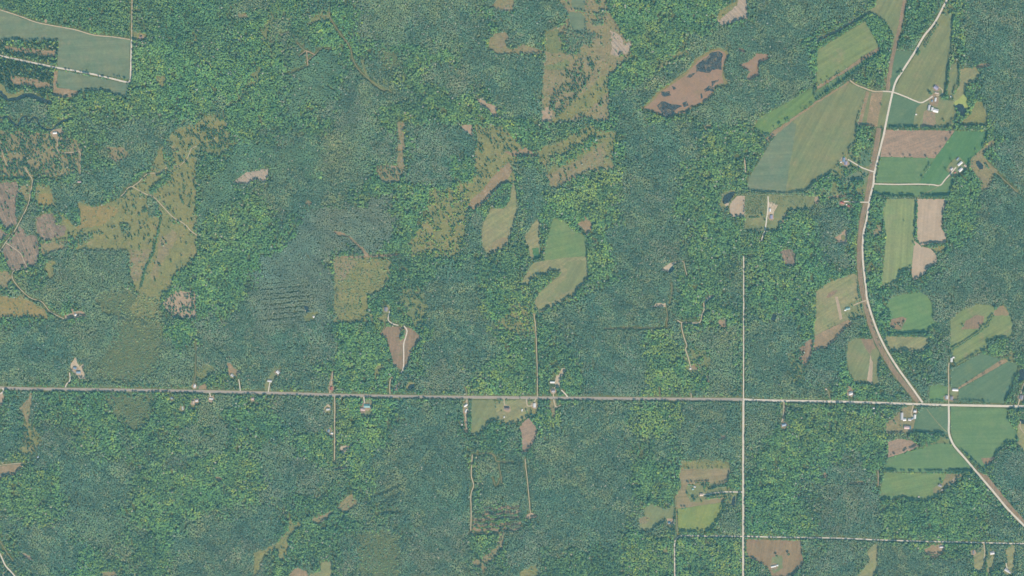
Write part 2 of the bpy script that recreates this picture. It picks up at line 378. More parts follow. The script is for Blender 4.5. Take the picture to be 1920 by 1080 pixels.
F('scrubland', P(1, 2, '1080,-10 1270,10 1290,150 1260,330 1200,300 1120,220 1080,120'), 'meadow_green', 'brushy slope right of the grey hilltop house', 2.5, .045)
F('scrubland', P(1, 2, '1805,310 1820,240 1880,200 1920,130 1990,120 2090,200 2100,330 1990,380 1900,330'), 'meadow', 'patchy olive ground left of the straight tan forest track', 2.5, .045)
F('scrubland', P(2, 2, '1270,480 1330,440 1480,460 1500,620 1400,720 1300,640'), 'meadow_green', 'patchy ground round the white shed at the track end', 2.5, .045)
F('scrubland', P(3, 2, '150,480 240,420 300,560 260,740 210,760 170,640'), 'meadow_green', 'patchy olive ground below the brown leaf-shaped clearing', 2.5, .045)
# --- north centre
F('meadow', P(1, 0, '385,195 400,150 450,110 500,78 552,100 552,162 450,162'), 'meadow_green', 'yellow-green glade at the head of the northern forest track', 1.5)
F('glade', P(1, 0, '785,450 822,458 815,500 850,590 950,650 1075,712 1030,705 880,632 820,562 790,480'), 'meadow_green', 'curving olive strip of grass beside the northern forest track', 1)
F('glade', P(1, 0, '1210,760 1230,740 1265,715 1268,730 1235,755'), 'tan', 'short tan streak in the grey-green northern forest', .6)
F('clearing', P(1, 0, '905,375 960,370 1070,400 1110,520 960,560 930,470'), 'scrub', 'soft olive scrub opening in the northern forest', 3, .05)
F('meadow', P(1, 0, '1740,350 1760,290 1790,250 1870,240 1905,290 1870,320 1885,360 1930,372 2010,330 2060,352 2170,385 2160,405 1800,406'), 'meadow_tan', 'tan hook-shaped clearing with a long tail in the northern woods', 1)
F('meadow', P(1, 0, '1760,50 1800,10 1830,-60 1960,-60 1920,80 1850,86'), 'meadow_tan', 'tan glade cut off by the top edge west of the big clearing', 1.5)
F('sand_clearing', P(1, 0, '1650,738 1700,748 1730,770 1790,790 1812,812 1805,870 1780,875 1745,822 1690,790'), 'pink_sand', 'pinkish sandy sliver in the woods west of the large northern clearing', 1)
F('sand_clearing', P(1, 0, '1525,945 1622,930 1627,1022 1560,982'), 'pink_sand', 'pale sandy triangle at the north-west tip of the central scrubland', .8)
F('clearing_strip', P(1, 1, '1060,-170 1115,-162 1118,0 1112,180 1110,245 1085,270 1000,302 940,282 905,222 903,175 960,158 1062,165 1066,0'), 'meadow_tan', 'tall thin tan strip with a foot to the west in the northern forest', 1.5)
F('meadow', P(2, 0, '370,-60 700,-60 720,60 750,130 800,200 830,260 870,330 900,300 905,360 880,440 820,500 740,560 720,640 733,700 730,905 640,912 590,882 520,882 480,917 300,922 225,912 223,700 235,500 250,390 250,240 350,200 390,180 420,100 360,30'), 'meadow_tan', 'large tan clearing with straight western and southern sides at the top centre', 1, .06)
F('meadow_patch', P(2, 0, '430,95 500,90 550,130 550,240 480,245 430,180'), 'crop', 'green rectangle of regrowth in the top-centre clearing', 2.2, .12)
F('meadow_patch', P(2, 0, '440,-40 550,-40 545,85 500,75 450,60'), 'crop', 'green rectangle touching the top edge in the top-centre clearing', 1.5, .12)
F('meadow_patch', P(2, 0, '255,245 350,215 350,300 380,350 380,400 260,390'), 'meadow_green', 'olive western flank of the top-centre clearing', 2.5, .12)
F('meadow_patch', P(2, 0, '740,225 820,265 845,330 900,300 880,380 800,430 745,410'), 'pale_cut', 'pale striped logging rows on the eastern side of the top-centre clearing', 3, .12)
F('meadow_patch', P(2, 0, '235,500 360,470 400,440 440,460 380,560 330,680 290,720 225,700'), 'meadow_green', 'greenish grass along the western edge of the top-centre clearing', 3, .12)
F('meadow_patch', P(2, 0, '600,650 690,560 730,580 720,690 560,840 400,900 300,920 360,850'), 'meadow', 'olive grass belt in the south of the top-centre clearing', 3, .12)
F('meadow_patch', P(2, 0, '225,830 290,790 300,900 230,912'), 'pink_sand', 'bare pinkish corner of the top-centre clearing', 2, .14)
F('cut_clearing', P(2, 0, '1540,140 1580,70 1640,30 1700,0 1720,-60 1757,-60 1768,140 1700,156 1600,187 1550,192'), 'pale_cut', 'whitish fresh clearcut touching the top edge', .8)
F('cut_margin', P(2, 0, '1545,100 1580,66 1640,28 1700,-5 1690,40 1600,110 1560,150 1540,142'), 'meadow', 'olive grass edge of the whitish clearcut', 1.5, .14)
F('glade', P(2, 0, '1245,372 1300,300 1320,245 1332,270 1290,390 1360,395 1350,412 1240,430 1100,522 1040,522 1180,440'), 'meadow', 'olive brushy draw leading down beside the bog', 2)
F('bog', P(2, 0, '960,812 1010,775 1100,683 1200,612 1300,542 1380,440 1480,380 1550,352 1615,385 1628,420 1597,500 1592,560 1628,645 1530,657 1512,715 1442,777 1340,817 1300,857 1220,867 1170,892 1095,866 1035,836'), 'bog_rim', 'olive sedge rim round the pink-brown bog', 1, .06)
F('bog', P(2, 0, '985,808 1030,785 1110,700 1205,630 1310,560 1390,460 1485,398 1550,372 1598,395 1606,425 1580,500 1575,570 1590,620 1525,640 1500,705 1435,765 1335,805 1295,845 1215,855 1165,880 1105,856 1050,828'), 'bog', 'pink-brown peat bog shaped like a slanted leaf', .8, .12)
F('bog_patch', P(2, 0, '1690,492 1750,470 1830,420 1830,400 1920,405 1930,440 1850,472 1852,560 1785,612 1758,582 1790,540 1730,502'), 'bog', 'ragged brownish bog patch in the trees east of the large bog', 2)
F('bog_patch', P(2, 0, '1700,362 1745,372 1748,395 1705,392'), 'bog', 'little round bog opening north-east of the large bog', 1)
F('glade', P(2, 0, '1440,940 1500,935 1500,965 1450,975'), 'meadow_tan', 'tiny tan spot in the woods south of the large bog', 1)
F('meadow', Q('890,235 940,235 968,262 990,290 1020,276 1058,262 1105,233 1128,245 1160,250 1146,290 1156,318 1110,321 1080,331 1050,350 1030,354 1021,312 1004,302 975,302 962,308 968,340 945,352 925,372 905,390 880,396 872,425 862,482 772,482 768,458 796,410 806,356 850,352 888,332 889,270'), 'meadow', 'long yellow-olive scrubland running diagonally through the centre', 2, .06)
F('meadow_patch', P(1, 1, '1700,350 1760,260 1820,200 1900,130 1920,200 1860,320 1740,420 1650,490 1580,490 1610,420'), 'tan', 'bare tan diagonal strip in the central scrubland', 1.5, .12)
F('meadow_patch', P(2, 1, '0,50 100,30 200,90 20,100 -60,60'), 'tan', 'pinkish bare bit between two dark tree bands in the centre', 1.5, .12)
F('meadow_patch', P(2, 1, '420,160 560,80 690,-10 700,40 690,130 770,180 620,190 480,250 340,330 300,330 250,230 330,200'), 'meadow_tan', 'tan hay slope above the yellow central wood', 2.5, .12)
F('meadow', P(1, 1, '1690,690 1700,600 1745,520 1750,485 1865,482 1905,420 1915,350 1930,270 1960,400 1966,500 1925,650 1885,762 1820,802 1740,832 1702,790'), 'hay_pale', 'pale kidney-shaped hay clearing in the centre', .8)
F('meadow_patch', P(1, 1, '1800,720 1900,690 1880,755 1820,798 1745,826 1740,770'), 'tan_stripe', 'mown tan southern tip of the kidney-shaped clearing', 1.5, .14)
F('meadow', P(2, 1, '95,700 150,610 205,548 212,640 207,850 140,872 120,760'), 'hay_pale', 'small slanted hay patch west of the central green field', .8)
F('meadow_patch', P(2, 1, '150,780 200,775 203,850 160,860'), 'emerald_deep', 'dark green square at the foot of the small slanted hay patch', 1.5, .14)
F('hay_field', P(2, 1, '310,556 395,582 440,640 548,690 562,750 558,842 400,852 245,876 250,780 280,660'), 'green_hay', 'bright green triangular hay field near the centre', .5)
F('fallow_field', P(2, 1, '162,888 245,876 400,852 560,842 577,1000 530,1060 470,1125 350,1197 270,1235 215,1265 168,1195 190,1130 235,1085 350,990 370,965 300,955 200,985 110,1062 66,1052 120,950'), 'hay_pale', 'tan and green sickle-shaped field below the central hay field', .6)
F('fallow_patch', P(2, 1, '380,900 520,860 560,900 560,1000 440,1090 300,1180 250,1180 330,1080 420,990'), 'hay', 'greener middle of the sickle-shaped field', 3, .14)
F('clearing', P(2, 1, '490,592 540,575 545,535 565,560 590,580 598,640 560,690 540,640'), 'tan', 'pinkish bare notch at the north-east corner of the central hay field', 1)
F('meadow', Q('625,481 690,483 735,487 731,520 717,545 700,552 689,570 701,590 676,606 627,607'), 'meadow', 'square-cornered yellow-green meadow west of centre', 1, .08)
F('meadow_patch', Q('626,483 672,484 668,500 650,515 640,524 626,520'), 'meadow_tan', 'tan north-west corner of the square-cornered meadow', 3, .12)
F('clearing_strip', P(1, 1, '555,655 600,655 645,662 720,702 800,775 845,835 822,842 760,762 690,702 620,682'), 'tan', 'tan curved gash in the blue-grey forest', 1)
F('clearing_strip', P(1, 1, '580,846 830,838 1000,825 1095,828 1095,838 840,852 580,858'), 'tan', 'thin tan line along the top of the square-cornered meadow', .8, .13)
F('glade', P(1, 1, '365,440 395,420 430,445 400,468'), 'meadow_tan', 'small round tan spot in the western-centre woods', 1.2)
F('glade', P(1, 1, '370,800 385,830 415,865 405,875 380,840'), 'meadow_green', 'tiny grassy slit in the blue-grey forest', .5)
# --- lower west centre
F('clearing', P(1, 2, '345,225 385,195 440,175 485,190 430,232 360,255'), 'meadow_green', 'little lawn beside a black pond west of centre', 1.5)
F('clearing', P(1, 2, '905,232 955,200 1000,190 1010,140 985,120 960,150 975,180 985,250 960,262'), 'meadow', 'sloping lawn below the grey hilltop house', 1.2)
F('brown_field', P(1, 2, '930,345 980,290 1100,288 1180,308 1243,370 1205,430 1160,492 1140,590 1085,612 1030,575 1000,450 985,380'), 'brown', 'brown heart-shaped field split by a white drive', .6)
F('meadow_patch', P(1, 2, '1160,455 1190,438 1200,460 1170,480'), 'algae', 'pale yellow spot at the edge of the brown heart-shaped field', .6, .14)
F('glade', P(1, 2, '890,590 950,570 960,610 920,640 910,710 895,700'), 'meadow', 'thin olive glade left of the brown heart-shaped field', 1.2)
F('clearing', P(1, 2, '1035,755 1055,720 1090,700 1085,720 1065,740 1062,775 1045,772'), 'pink_sand', 'pink sandy pull-off above the highway', .8)
F('pond_rim', P(1, 2, '1120,735 1150,705 1190,705 1200,735 1175,768 1130,760'), 'meadow', 'tan rim of a round pond above the highway', .8)
F('clearing', P(1, 2, '65,725 80,690 130,620 150,600 187,600 182,642 142,702 118,725 118,775 65,770'), 'hay', 'slanted lawn with two white-roofed buildings above the highway', .6)
F('clearing', P(1, 2, '548,790 552,700 575,600 582,600 578,700 572,760 565,790'), 'tan', 'narrow tan driveway lot above the highway crossing', .6)
F('sand_yard', P(1, 2, '500,930 515,890 540,870 568,880 560,905 520,935'), 'sand', 'sandy house yard left of the southern lane', .8)
F('clearing', P(1, 2, '800,880 830,838 876,838 868,925 845,965 800,972 790,920'), 'hay', 'green house lot below the highway between yellow trees', .6)
F('sand_yard', P(1, 2, '525,1060 560,1040 575,1090 575,1120 530,1100'), 'pink_sand', 'pale yard beside the southern lane', .8)
F('hay_field', P(1, 2, '1618,842 1790,840 1805,930 1840,985 1760,1005 1690,1080 1640,1105 1612,1100'), 'hay', 'square olive hay field directly below the highway at the centre', .5)
F('yard', P(1, 2, '1795,850 2040,835 2045,960 2000,990 1950,1010 1880,1030 1820,985 1800,920'), 'hay_pale', 'olive house lot right of the square hay field', 1)
F('yard', P(1, 2, '1560,1080 1562,960 1550,870 1590,830 1592,870 1585,960 1590,1040 1585,1090'), 'tan', 'tan strip of yards left of the square hay field', 1.2)
F('sand_yard', P(1, 3, '620,125 640,105 690,95 722,88 715,110 690,125 655,162'), 'sand', 'bright sand pit right of the southern lane', 1)
F('sand_strip', P(1, 3, '588,268 640,255 688,250 680,270 600,280'), 'pink_sand', 'short pink sand bar in the southern woods', 1)
F('meadow', P(1, 3, '-20,900 60,885 180,815 240,740 250,665 290,690 325,665 335,715 270,760 240,800 245,880 200,980 170,950 170,870 110,895 60,950 30,1040 -20,1110'), 'meadow', 'ribbon of yellow-olive meadow winding to the bottom edge', 1.5)
F('meadow', P(1, 3, '415,655 530,608 620,552 680,490 720,470 780,540 720,570 660,600 600,575 530,665 440,695'), 'meadow_tan', 'tan boomerang glade in the southern woods', 1.5)
F('scrub', P(1, 3, '750,750 1090,748 1092,1120 780,1120'), 'scrub', 'dull olive square of young growth at the bottom edge', 1, .06)
F('hay_field', P(1, 3, '255,1062 300,1015 385,1045 400,1120 240,1120'), 'tan', 'tan corner of a hay field cut by the bottom edge', .8)
F('hay_field', P(1, 3, '400,1070 485,1045 490,975 572,970 572,1120 400,1120'), 'hay_pale', 'pale striped hay field cut by the bottom edge', .5)
for i, (s, lb) in enumerate((('870,470 960,440 1070,385 1085,400 980,450 880,490', 'upper of three grassy slots in the southern plantation'), ('930,520 1000,480 1090,435 1095,450 1010,500 935,535', 'middle of three grassy slots in the southern plantation'), ('900,600 980,585 1095,580 1095,605 980,610 910,615', 'lowest of three grassy slots in the southern plantation'))):
    F('glade', P(1, 3, s), 'meadow_green', lb, .8)
for k in range(5):
    y = 575 + k * 36
    F('logging_row', P(1, 3, ' '.join('%d,%d' % (1625 + j * 60 + (70 * max(0, 2 - k) if j == 0 else 0), y + (10 if j % 2 else -6) - (j * 5 if k < 3 else j * 1)) for j in range(7)) + ' ' + ' '.join('%d,%d' % (1625 + j * 60 + (70 * max(0, 2 - k) if j == 0 else 0), y + 22 + (10 if j % 2 else -6) - (j * 5 if k < 3 else j * 1)) for j in range(6, -1, -1))), 'tan', ['northernmost', 'second', 'third', 'fourth', 'southernmost'][k] + ' ragged logging row in the southern plantation', .4)
F('glade', P(1, 3, '1605,970 1680,960 1720,920 1800,870 1840,700 1870,740 1850,880 1740,990 1700,1080 1690,1020 1640,1010'), 'meadow_tan', 'broken tan glade at the foot of the southern plantation', 2)
# --- lower centre
F('clearing', P(2, 2, '350,655 375,600 415,600 390,640 360,690 355,740 318,742 322,700 330,655'), 'sand', 'bright sandy farmyard just above the highway at the centre', .6)
F('tilled_field', P(2, 2, '55,1045 95,992 130,978 192,1060 187,1090 160,1160 112,1232 75,1230 74,1090'), 'tilled', 'pinkish wedge-shaped field below the highway at the centre', .7)
F('yard', P(2, 2, '90,840 200,835 190,960 140,985 120,960 100,900'), 'meadow', 'house yard between two short drives below the highway', 1.2)
F('glade', P(2, 2, '290,830 330,840 345,890 320,920 325,980 300,985 295,930 270,900'), 'meadow_tan', 'tan forked yard below the highway right of the centre farm', 1.2)
F('clearing', P(2, 2, '1335,605 1350,575 1370,560 1422,578 1416,612 1360,615'), 'tan', 'tan clearing with a white shed at the end of a forest track', 1)
F('clearing', P(2, 2, '1545,235 1612,240 1605,290 1560,298'), 'tan', 'tan square clearing beside the narrow section road', 1)
F('clearing', P(2, 2, '1455,660 1475,660 1478,710 1460,710'), 'tan', 'little tan slit in the yellow wood above the highway', .8)
F('sand_pit', P(2, 1, '1115,945 1150,915 1185,895 1245,875 1215,910 1170,962 1150,960'), 'sand', 'white sand pit beside a small pond right of centre', .7)
F('clearing', P(2, 2, '1030,138 1060,130 1075,118 1150,112 1158,140 1060,146'), 'sand', 'thin bright sand bar in the dark woods', .7)
F('clearing', P(2, 2, '1438,100 1465,70 1500,45 1530,55 1480,85 1450,112'), 'sand', 'bright sand flare at the end of a forest track', .7)
F('hay_field', P(2, 3, '1268,213 1340,220 1440,205 1636,228 1636,300 1612,385 1480,402 1320,392 1300,452 1340,522 1590,488 1592,524 1240,577 1228,480 1272,402 1255,330'), 'tan_stripe', 'tan striped hay field wrapped round a farmstead south of the highway', .5)
F('field_margin', P(2, 3, '1270,215 1340,222 1440,207 1634,230 1632,272 1270,274'), 'meadow', 'olive fallow band at the top of the tan striped hay field', 1, .14)
F('hay_field', P(2, 3, '1245,578 1592,526 1562,600 1542,670 1470,746 1245,746'), 'hay_yellow', 'yellow-green hay field below the tan striped field', .5)
F('yard', P(2, 3, '1310,402 1480,385 1610,400 1610,480 1470,485 1420,532 1340,522 1305,460'), 'hay', 'green farmstead lot ringed by the tan striped field', .8, .15)
F('hay_field', P(2, 3, '1000,562 1040,538 1150,582 1222,550 1222,652 1150,662 1080,702 1040,742 960,737 950,650 992,630'), 'hay', 'olive-green field with a ragged outline left of the yellow-green field', .8)
F('field_corner', P(2, 3, '950,650 992,630 1040,650 1010,690 955,700'), 'meadow_tan', 'tan western corner of the ragged olive field', 1.5, .14)
F('glade', P(2, 3, '1160,650 1215,650 1218,690 1165,690'), 'pink_sand', 'pink dirt patch holding a blue roof', .6)
F('glade', P(2, 3, '1605,460 1725,455 1690,500 1680,560 1600,560'), 'meadow_green', 'olive glade with a thin pond beside the main section road', 1)
F('glade', P(2, 3, '100,640 110,620 150,605 185,625 185,642 140,655'), 'pink_sand', 'pink landing at the south end of a straight forest track', .8)
F('glade', P(2, 3, '1540,65 1575,30 1610,25 1600,45 1560,62'), 'pink_sand', 'short pale streak left of the main section road', .6)
F('glade', P(2, 3, '1130,890 1160,850 1175,860 1165,920 1140,925'), 'meadow', 'small olive glade left of the curving southern road', 1.5)
F('glade', P(2, 3, '60,1050 150,1010 195,1000 190,1100 60,1100'), 'meadow', 'olive glade at the bottom edge below the forest track', 1.5)
F('stubble_field', P(3, 3, '-165,815 -150,803 0,808 248,814 264,995 200,1060 150,1100 30,1100 0,1012 -160,930'), 'stubble', 'reddish-brown stubble field at the bottom edge by the road crossing', .4)
F('meadow_patch', P(3, 3, '30,935 100,925 112,1020 50,1060 10,1030'), 'hay', 'green house lawn inside the reddish-brown stubble field', 1.5, .15)
F('clearing', P(3, 3, '1172,880 1230,845 1330,850 1322,890 1270,942 1230,947 1190,925'), 'tan', 'round tan lot below the southern road in the east', .8)
F('hay_field', P(3, 3, '740,902 800,838 826,845 822,1020 790,1110 640,1110 720,1020 762,960'), 'hay_pale', 'slanted pale hay strip at the bottom edge in the east', .8)
F('yard', P(3, 3, '1540,930 1600,890 1622,850 1635,1000 1605,1062 1550,1045'), 'hay_pale', 'western of three lawns below the southern road', .8)
F('yard', P(3, 3, '1640,960 1700,925 1702,1000 1660,1070 1640,1040'), 'hay_pale', 'middle of three lawns below the southern road', .8)
F('yard', P(3, 3, '1775,895 1820,850 1840,842 1856,900 1842,1060 1790,1050 1800,980'), 'hay_pale', 'eastern of three lawns below the southern road', .8)
# --- north-east farmland
F('hay_field', P(3, 0, '368,378 728,160 832,350 700,430 560,530 366,642'), 'hay_along', 'slanted rectangular hay field in the north-east', .3)
F('field_margin', P(3, 0, '832,350 852,368 600,530 370,672 366,644 560,532 700,432'), 'tan', 'tan margin along the lower side of the slanted hay field', .6)
F('crop_field', P(3, 0, '852,372 870,382 600,585 345,765 350,700 372,675 600,532'), 'stripe_green', 'green strip between the slanted hay field and the wooded belt', .4)
F('pasture', P(3, 0, '368,322 500,252 720,132 760,98 850,140 905,200 942,280 932,370 952,370 965,250 1003,130 1032,-60 820,-60 800,50 560,195 368,280'), 'hay', 'green pasture tapering along the woods at the top edge in the north-east', .6)
F('field_margin', P(3, 0, '368,300 440,262 560,200 640,150 640,165 560,215 440,285 368,315'), 'tan', 'tan rim of the tapering north-east pasture', 1, .14)
F('hay_field', P(3, 0, '-162,1427 -140,1320 -90,1250 0,1100 60,1010 170,915 350,780 610,620 737,680 665,930 650,1100 520,1290 400,1320 290,1430 130,1457'), 'hay', 'very large olive hay field left of the curved road', .4)
F('field_half', P(3, 0, '-158,1424 -138,1322 -88,1252 2,1102 62,1012 172,918 215,930 185,1100 130,1452'), 'crop', 'greener western third of the very large hay field', .6, .15)
F('crop_strip', P(3, 0, '738,681 760,690 700,942 666,940'), 'tan', 'narrow tan strip right of the very large hay field', .3)
F('crop_strip', P(3, 0, '760,690 777,694 735,947 700,942'), 'hay', 'narrow green strip among tan ones west of the curved road', .3)
F('crop_strip', P(3, 0, '777,694 862,690 818,952 735,947'), 'tan', 'broad tan strip west of the curved road', .3)
F('crop_strip', P(3, 0, '862,690 925,690 872,957 818,952'), 'hay', 'green strip of grass touching the curved road on the west', .3)
F('hay_field', P(3, 0, '340,652 346,768 150,908 50,965 0,1012 -40,1002 -112,958 -60,880 0,848 150,768 230,718'), 'lime', 'bright lime-green field with yellow streaks beside the woods', .6)
F('field_margin', P(3, 0, '350,770 610,605 612,622 350,785 170,918 60,1012 0,1060 -20,1050 50,970 150,912'), 'tan', 'tan hedge bank between the lime-green and the very large fields', 1, .14)
F('hay_field', P(3, 0, '1292,118 1385,112 1376,330 1352,480 1340,580 1330,705 1290,742 1160,772 1040,727 940,690 1000,570 1100,420 1180,282 1260,180'), 'hay', 'tall olive pasture east of the curved road in the north-east', .4)
F('pasture', P(3, 0, '1340,20 1386,40 1386,110 1296,112'), 'meadow_green', 'small corner pasture at the top of the curved road', 1)
F('crop_field', P(3, 0, '955,378 1085,385 1010,530 930,672 905,670 930,500'), 'crop_dark', 'dark green sliver of field left of the curved road', .5)
F('crop_field', P(3, 0, '935,702 1040,737 1150,778 1112,812 1085,952 890,955'), 'crop_dark', 'dark green field south of the north-east farm drive', .3)
F('yard', P(3, 0, '1112,812 1150,778 1290,742 1400,760 1412,850 1400,930 1320,962 1085,957'), 'hay', 'worn green farm lot round the white barns in the north-east', .6)
F('barnyard', P(3, 0, '1165,840 1200,830 1255,845 1265,930 1245,945 1150,945'), 'yard', 'reddish trampled barnyard below the white barns', 2, .15)
F('barnyard', P(3, 0, '1200,740 1240,700 1290,690 1280,740 1270,800 1215,790'), 'yard', 'dusty yard between the white barns and the tan shed', 1.2, .15)
F('pasture', P(3, 0, '1370,482 1426,475 1426,640 1402,680 1382,740 1342,705 1350,600'), 'hay', 'narrow green paddock between two tree rows in the north-east', .5)
F('meadow', P(3, 0, '1440,520 1560,500 1592,572 1550,612 1482,640 1470,720 1405,765 1385,745 1402,690 1430,650'), 'hay_pale', 'olive meadow north of the algae pond', .8)
F('meadow', P(3, 0, '1560,492 1600,478 1668,480 1662,502 1572,516'), 'tan', 'pinkish meadow tip reaching into the eastern woods', .8)
F('meadow', P(3, 0, '1560,758 1602,770 1652,870 1640,942 1420,947 1460,900 1512,870'), 'meadow', 'rounded olive meadow south-east of the algae pond', .8)
F('tilled_field', P(3, 1, '878,-107 1400,-100 1330,0 1250,106 842,95 858,0'), 'tilled', 'pinkish-brown tilled field right of the curved road', .3)
F('crop_field', P(3, 1, '842,97 1250,107 1180,210 1130,295 812,288'), 'emerald', 'light emerald field directly below the tilled field', .3)
F('crop_field', P(3, 1, '1402,-98 1655,-92 1600,40 1530,100 1470,190 1430,88 1370,130 1330,200 1370,222 1290,303 1132,297 1182,211 1252,107 1332,0'), 'emerald_deep', 'deep emerald diagonal field reaching to the eastern farm', .3)
F('crop_field', P(3, 1, '800,310 1290,315 1362,250 1395,265 1358,382 1180,400 1000,397 790,372'), 'emerald', 'long emerald strip below the eastern farm drive', .4)
F('yard', P(3, 1, '1370,225 1335,195 1375,130 1430,90 1470,130 1500,190 1440,215 1395,262'), 'hay', 'grassy lot of the eastern farm with pale barns', .8, .15)
F('hay_field', P(3, 1, '892,413 1110,410 1100,640 1096,720 1085,900 1060,942 990,960 970,1030 920,1062 850,1062 870,850 886,700 860,500'), 'hay_upright', 'tall light green hay field beside the pale bare field', .4)
F('bare_field', P(3, 1, '1120,410 1342,415 1312,520 1302,640 1337,670 1332,747 1200,752 1150,762 1115,730'), 'soil', 'pale pinkish bare field with a notched corner', .3)
F('bare_field', P(3, 1, '1097,725 1150,768 1220,785 1262,830 1267,890 1200,932 1180,970 1090,1032 1075,960'), 'soil', 'smaller pale bare field shaped like a shark fin', .4)
F('meadow', P(3, 1, '1530,62 1600,40 1660,-20 1700,-60 1710,-20 1620,80 1645,130 1720,200 1690,240 1690,300 1612,362 1590,290 1550,222 1508,172'), 'meadow_tan', 'brownish meadow round a dark pond east of the farm', 1)
F('pasture', P(3, 1, '650,0 795,0 775,200 735,385 500,385 295,382 420,252 530,202 562,100'), 'meadow_green', 'shrubby olive land west of the curved road and its brown strip', 1, .08)
F('crop_field', P(3, 1, '698,40 772,48 765,150 740,172 695,160'), 'crop_dark', 'small upright dark green plot beside the brown strip', .6, .14)
F('crop_field', P(3, 1, '530,300 600,240 690,195 745,200 740,285 640,290'), 'crop', 'green plot below the drive of the white roadside house', 1.2, .14)
F('glade', P(3, 1, '420,400 600,370 720,368 715,380 600,385 500,410'), 'tan', 'thin tan lane among shrubs west of the brown strip', 1, .14)
F('yard', P(2, 1, '1748,382 1930,378 2280,392 2290,430 2255,490 2085,497 2010,600 2000,660 1890,652 1748,652'), 'hay', 'olive tree-nursery lot with rows of little trees', .5)
F('sand_yard', P(2, 1, '1915,440 1945,435 1995,455 1985,478 1965,505 1962,535 1918,535'), 'sand', 'bright sand yard of the tree nursery', .5, .15)
F('glade', P(3, 1, '352,395 375,392 382,420 372,458 355,452 348,420'), 'pink_sand', 'pale oval pit east of the tree nursery', .4, .15)
F('field_margin', P(3, 1, '95,600 130,520 140,525 110,590 85,612'), 'pink_sand', 'pink bare strip at the edge of the nursery woods', .6, .15)
F('bare_field', P(2, 1, '1640,440 1690,388 1745,388 1745,547 1640,545 1630,480'), 'soil', 'small pale bare field beside the dark teardrop pond', .4)
F('pond_rim', P(2, 1, '1570,400 1610,345 1672,340 1680,375 1640,440 1630,470 1590,510 1560,470'), 'meadow', 'grassy rim of the dark teardrop pond', 1)
F('sand_patch', P(2, 1, '1595,455 1610,440 1630,440 1622,462 1602,466'), 'sand', 'little sand beach at the foot of the teardrop pond', .3, .14)
F('cut_clearing', P(3, 1, '75,805 140,785 190,805 222,905 165,935 120,880'), 'slash', 'grey-pink brush patch in the eastern-centre woods', 3)
F('sand_patch', P(3, 1, '498,700 540,680 575,640 592,665 592,745 540,752 510,725'), 'pink_sand', 'sandy ring clearing left of the curved road', 1)
F('glade', P(3, 1, '548,685 575,678 580,720 555,725'), 'hay', 'green core of the sandy ring clearing', .8, .15)
F('glade', P(3, 1, '780,640 820,610 860,600 850,690 790,700'), 'meadow_tan', 'brown scrub patch right of the curved road', 1.5)
F('glade', P(3, 1, '1220,780 1330,755 1320,800 1270,820'), 'meadow', 'olive notch east of the shark-fin field', 1.5)
# --- east, lower
F('hay_field', P(3, 2, '360,30 450,-40 640,-112 667,-92 672,0 690,90 620,112 580,200 622,222 600,237 480,290 350,357 345,300 362,180'), 'hay_pale', 'striped olive hay field left of the curved road near mid height', .5)
F('field_half', P(3, 2, '350,358 480,292 602,237 642,267 580,302 500,392 432,452 392,452 338,482'), 'tan', 'tan lower end of the striped olive hay field', .6)
F('bare_strip', P(3, 2, '502,65 524,65 558,230 540,242'), 'soil', 'thin upright pinkish strip in the striped olive hay field', .3, .15)
F('field_patch', P(3, 2, '430,78 450,40 520,10 525,25 480,60'), 'brown', 'brown smudge at the top of the striped olive hay field', 1.2, .15)
F('fallow_field', P(3, 2, '338,378 330,420 327,500 282,585 230,532 240,452 300,390'), 'brown', 'brown leaf-shaped clearing at the tail of the striped field', .8)
F('yard', P(3, 2, '580,130 640,100 720,105 725,215 660,240 610,235 575,190'), 'hay', 'green house lot at the edge of the striped olive hay field', .8, .15)
F('hay_field', P(3, 2, '600,402 650,382 782,380 810,450 832,480 832,737 770,722 650,712 612,642 588,522'), 'hay', 'rounded olive field inside the bend of the curved road', .6)
F('field_patch', P(3, 2, '700,382 782,380 808,450 775,470 770,500 740,470'), 'brown', 'brown top of the rounded olive field', 1, .15)
F('bare_strip', P(3, 2, '768,500 787,560 780,718 742,690 762,560'), 'soil', 'pink bare streak down the rounded olive field', .6, .15)
F('crop_field', P(3, 2, '820,215 930,70 985,52 1150,30 1192,62 1236,130 1240,240 1282,270 1180,332 1000,347 870,332 1000,312 1042,232 1010,212 930,230'), 'fresh', 'bright green irregular field right of the curved road', .6)
F('glade', P(3, 2, '905,262 930,232 1010,212 1042,232 1000,310 930,305'), 'brown', 'brown shrubby patch in the bright green irregular field', 1)
F('hay_field', P(3, 2, '878,362 1207,370 1196,440 1150,482 1000,467 920,477'), 'hay_pale', 'flat pale green strip field below a row of trees', .4)
F('hay_field', P(3, 2, '1368,242 1450,170 1570,122 1680,130 1700,152 1770,130 1812,190 1842,290 1830,382 1720,372 1642,422 1632,452 1410,587 1385,502 1368,462'), 'hay_along', 'large curved olive hayfield by the eastern edge', .5)
F('field_patch', P(3, 2, '1450,312 1480,250 1560,202 1622,212 1612,260 1580,302'), 'brown', 'brown kite-shaped patch in the curved olive hayfield', .6, .15)
F('field_patch', P(3, 2, '1700,155 1765,132 1808,188 1800,205 1690,205'), 'tan', 'brown northern corner of the curved olive hayfield', .8, .15)
F('crop_field', P(3, 2, '1370,622 1602,486 1752,540 1430,742 1370,742'), 'crop_dark', 'dark blue-green upper field right of the long white shed', .3)
F('field_margin', P(3, 2, '1752,538 1792,540 1790,556 1430,758 1428,744'), 'tan', 'tan lane between the two dark blue-green fields', .4)
F('crop_field', P(3, 2, '1432,760 1790,557 1862,562 1872,590 1842,700 1770,865 1430,850'), 'crop_dark', 'dark blue-green lower field above the eastern gravel road', .3)
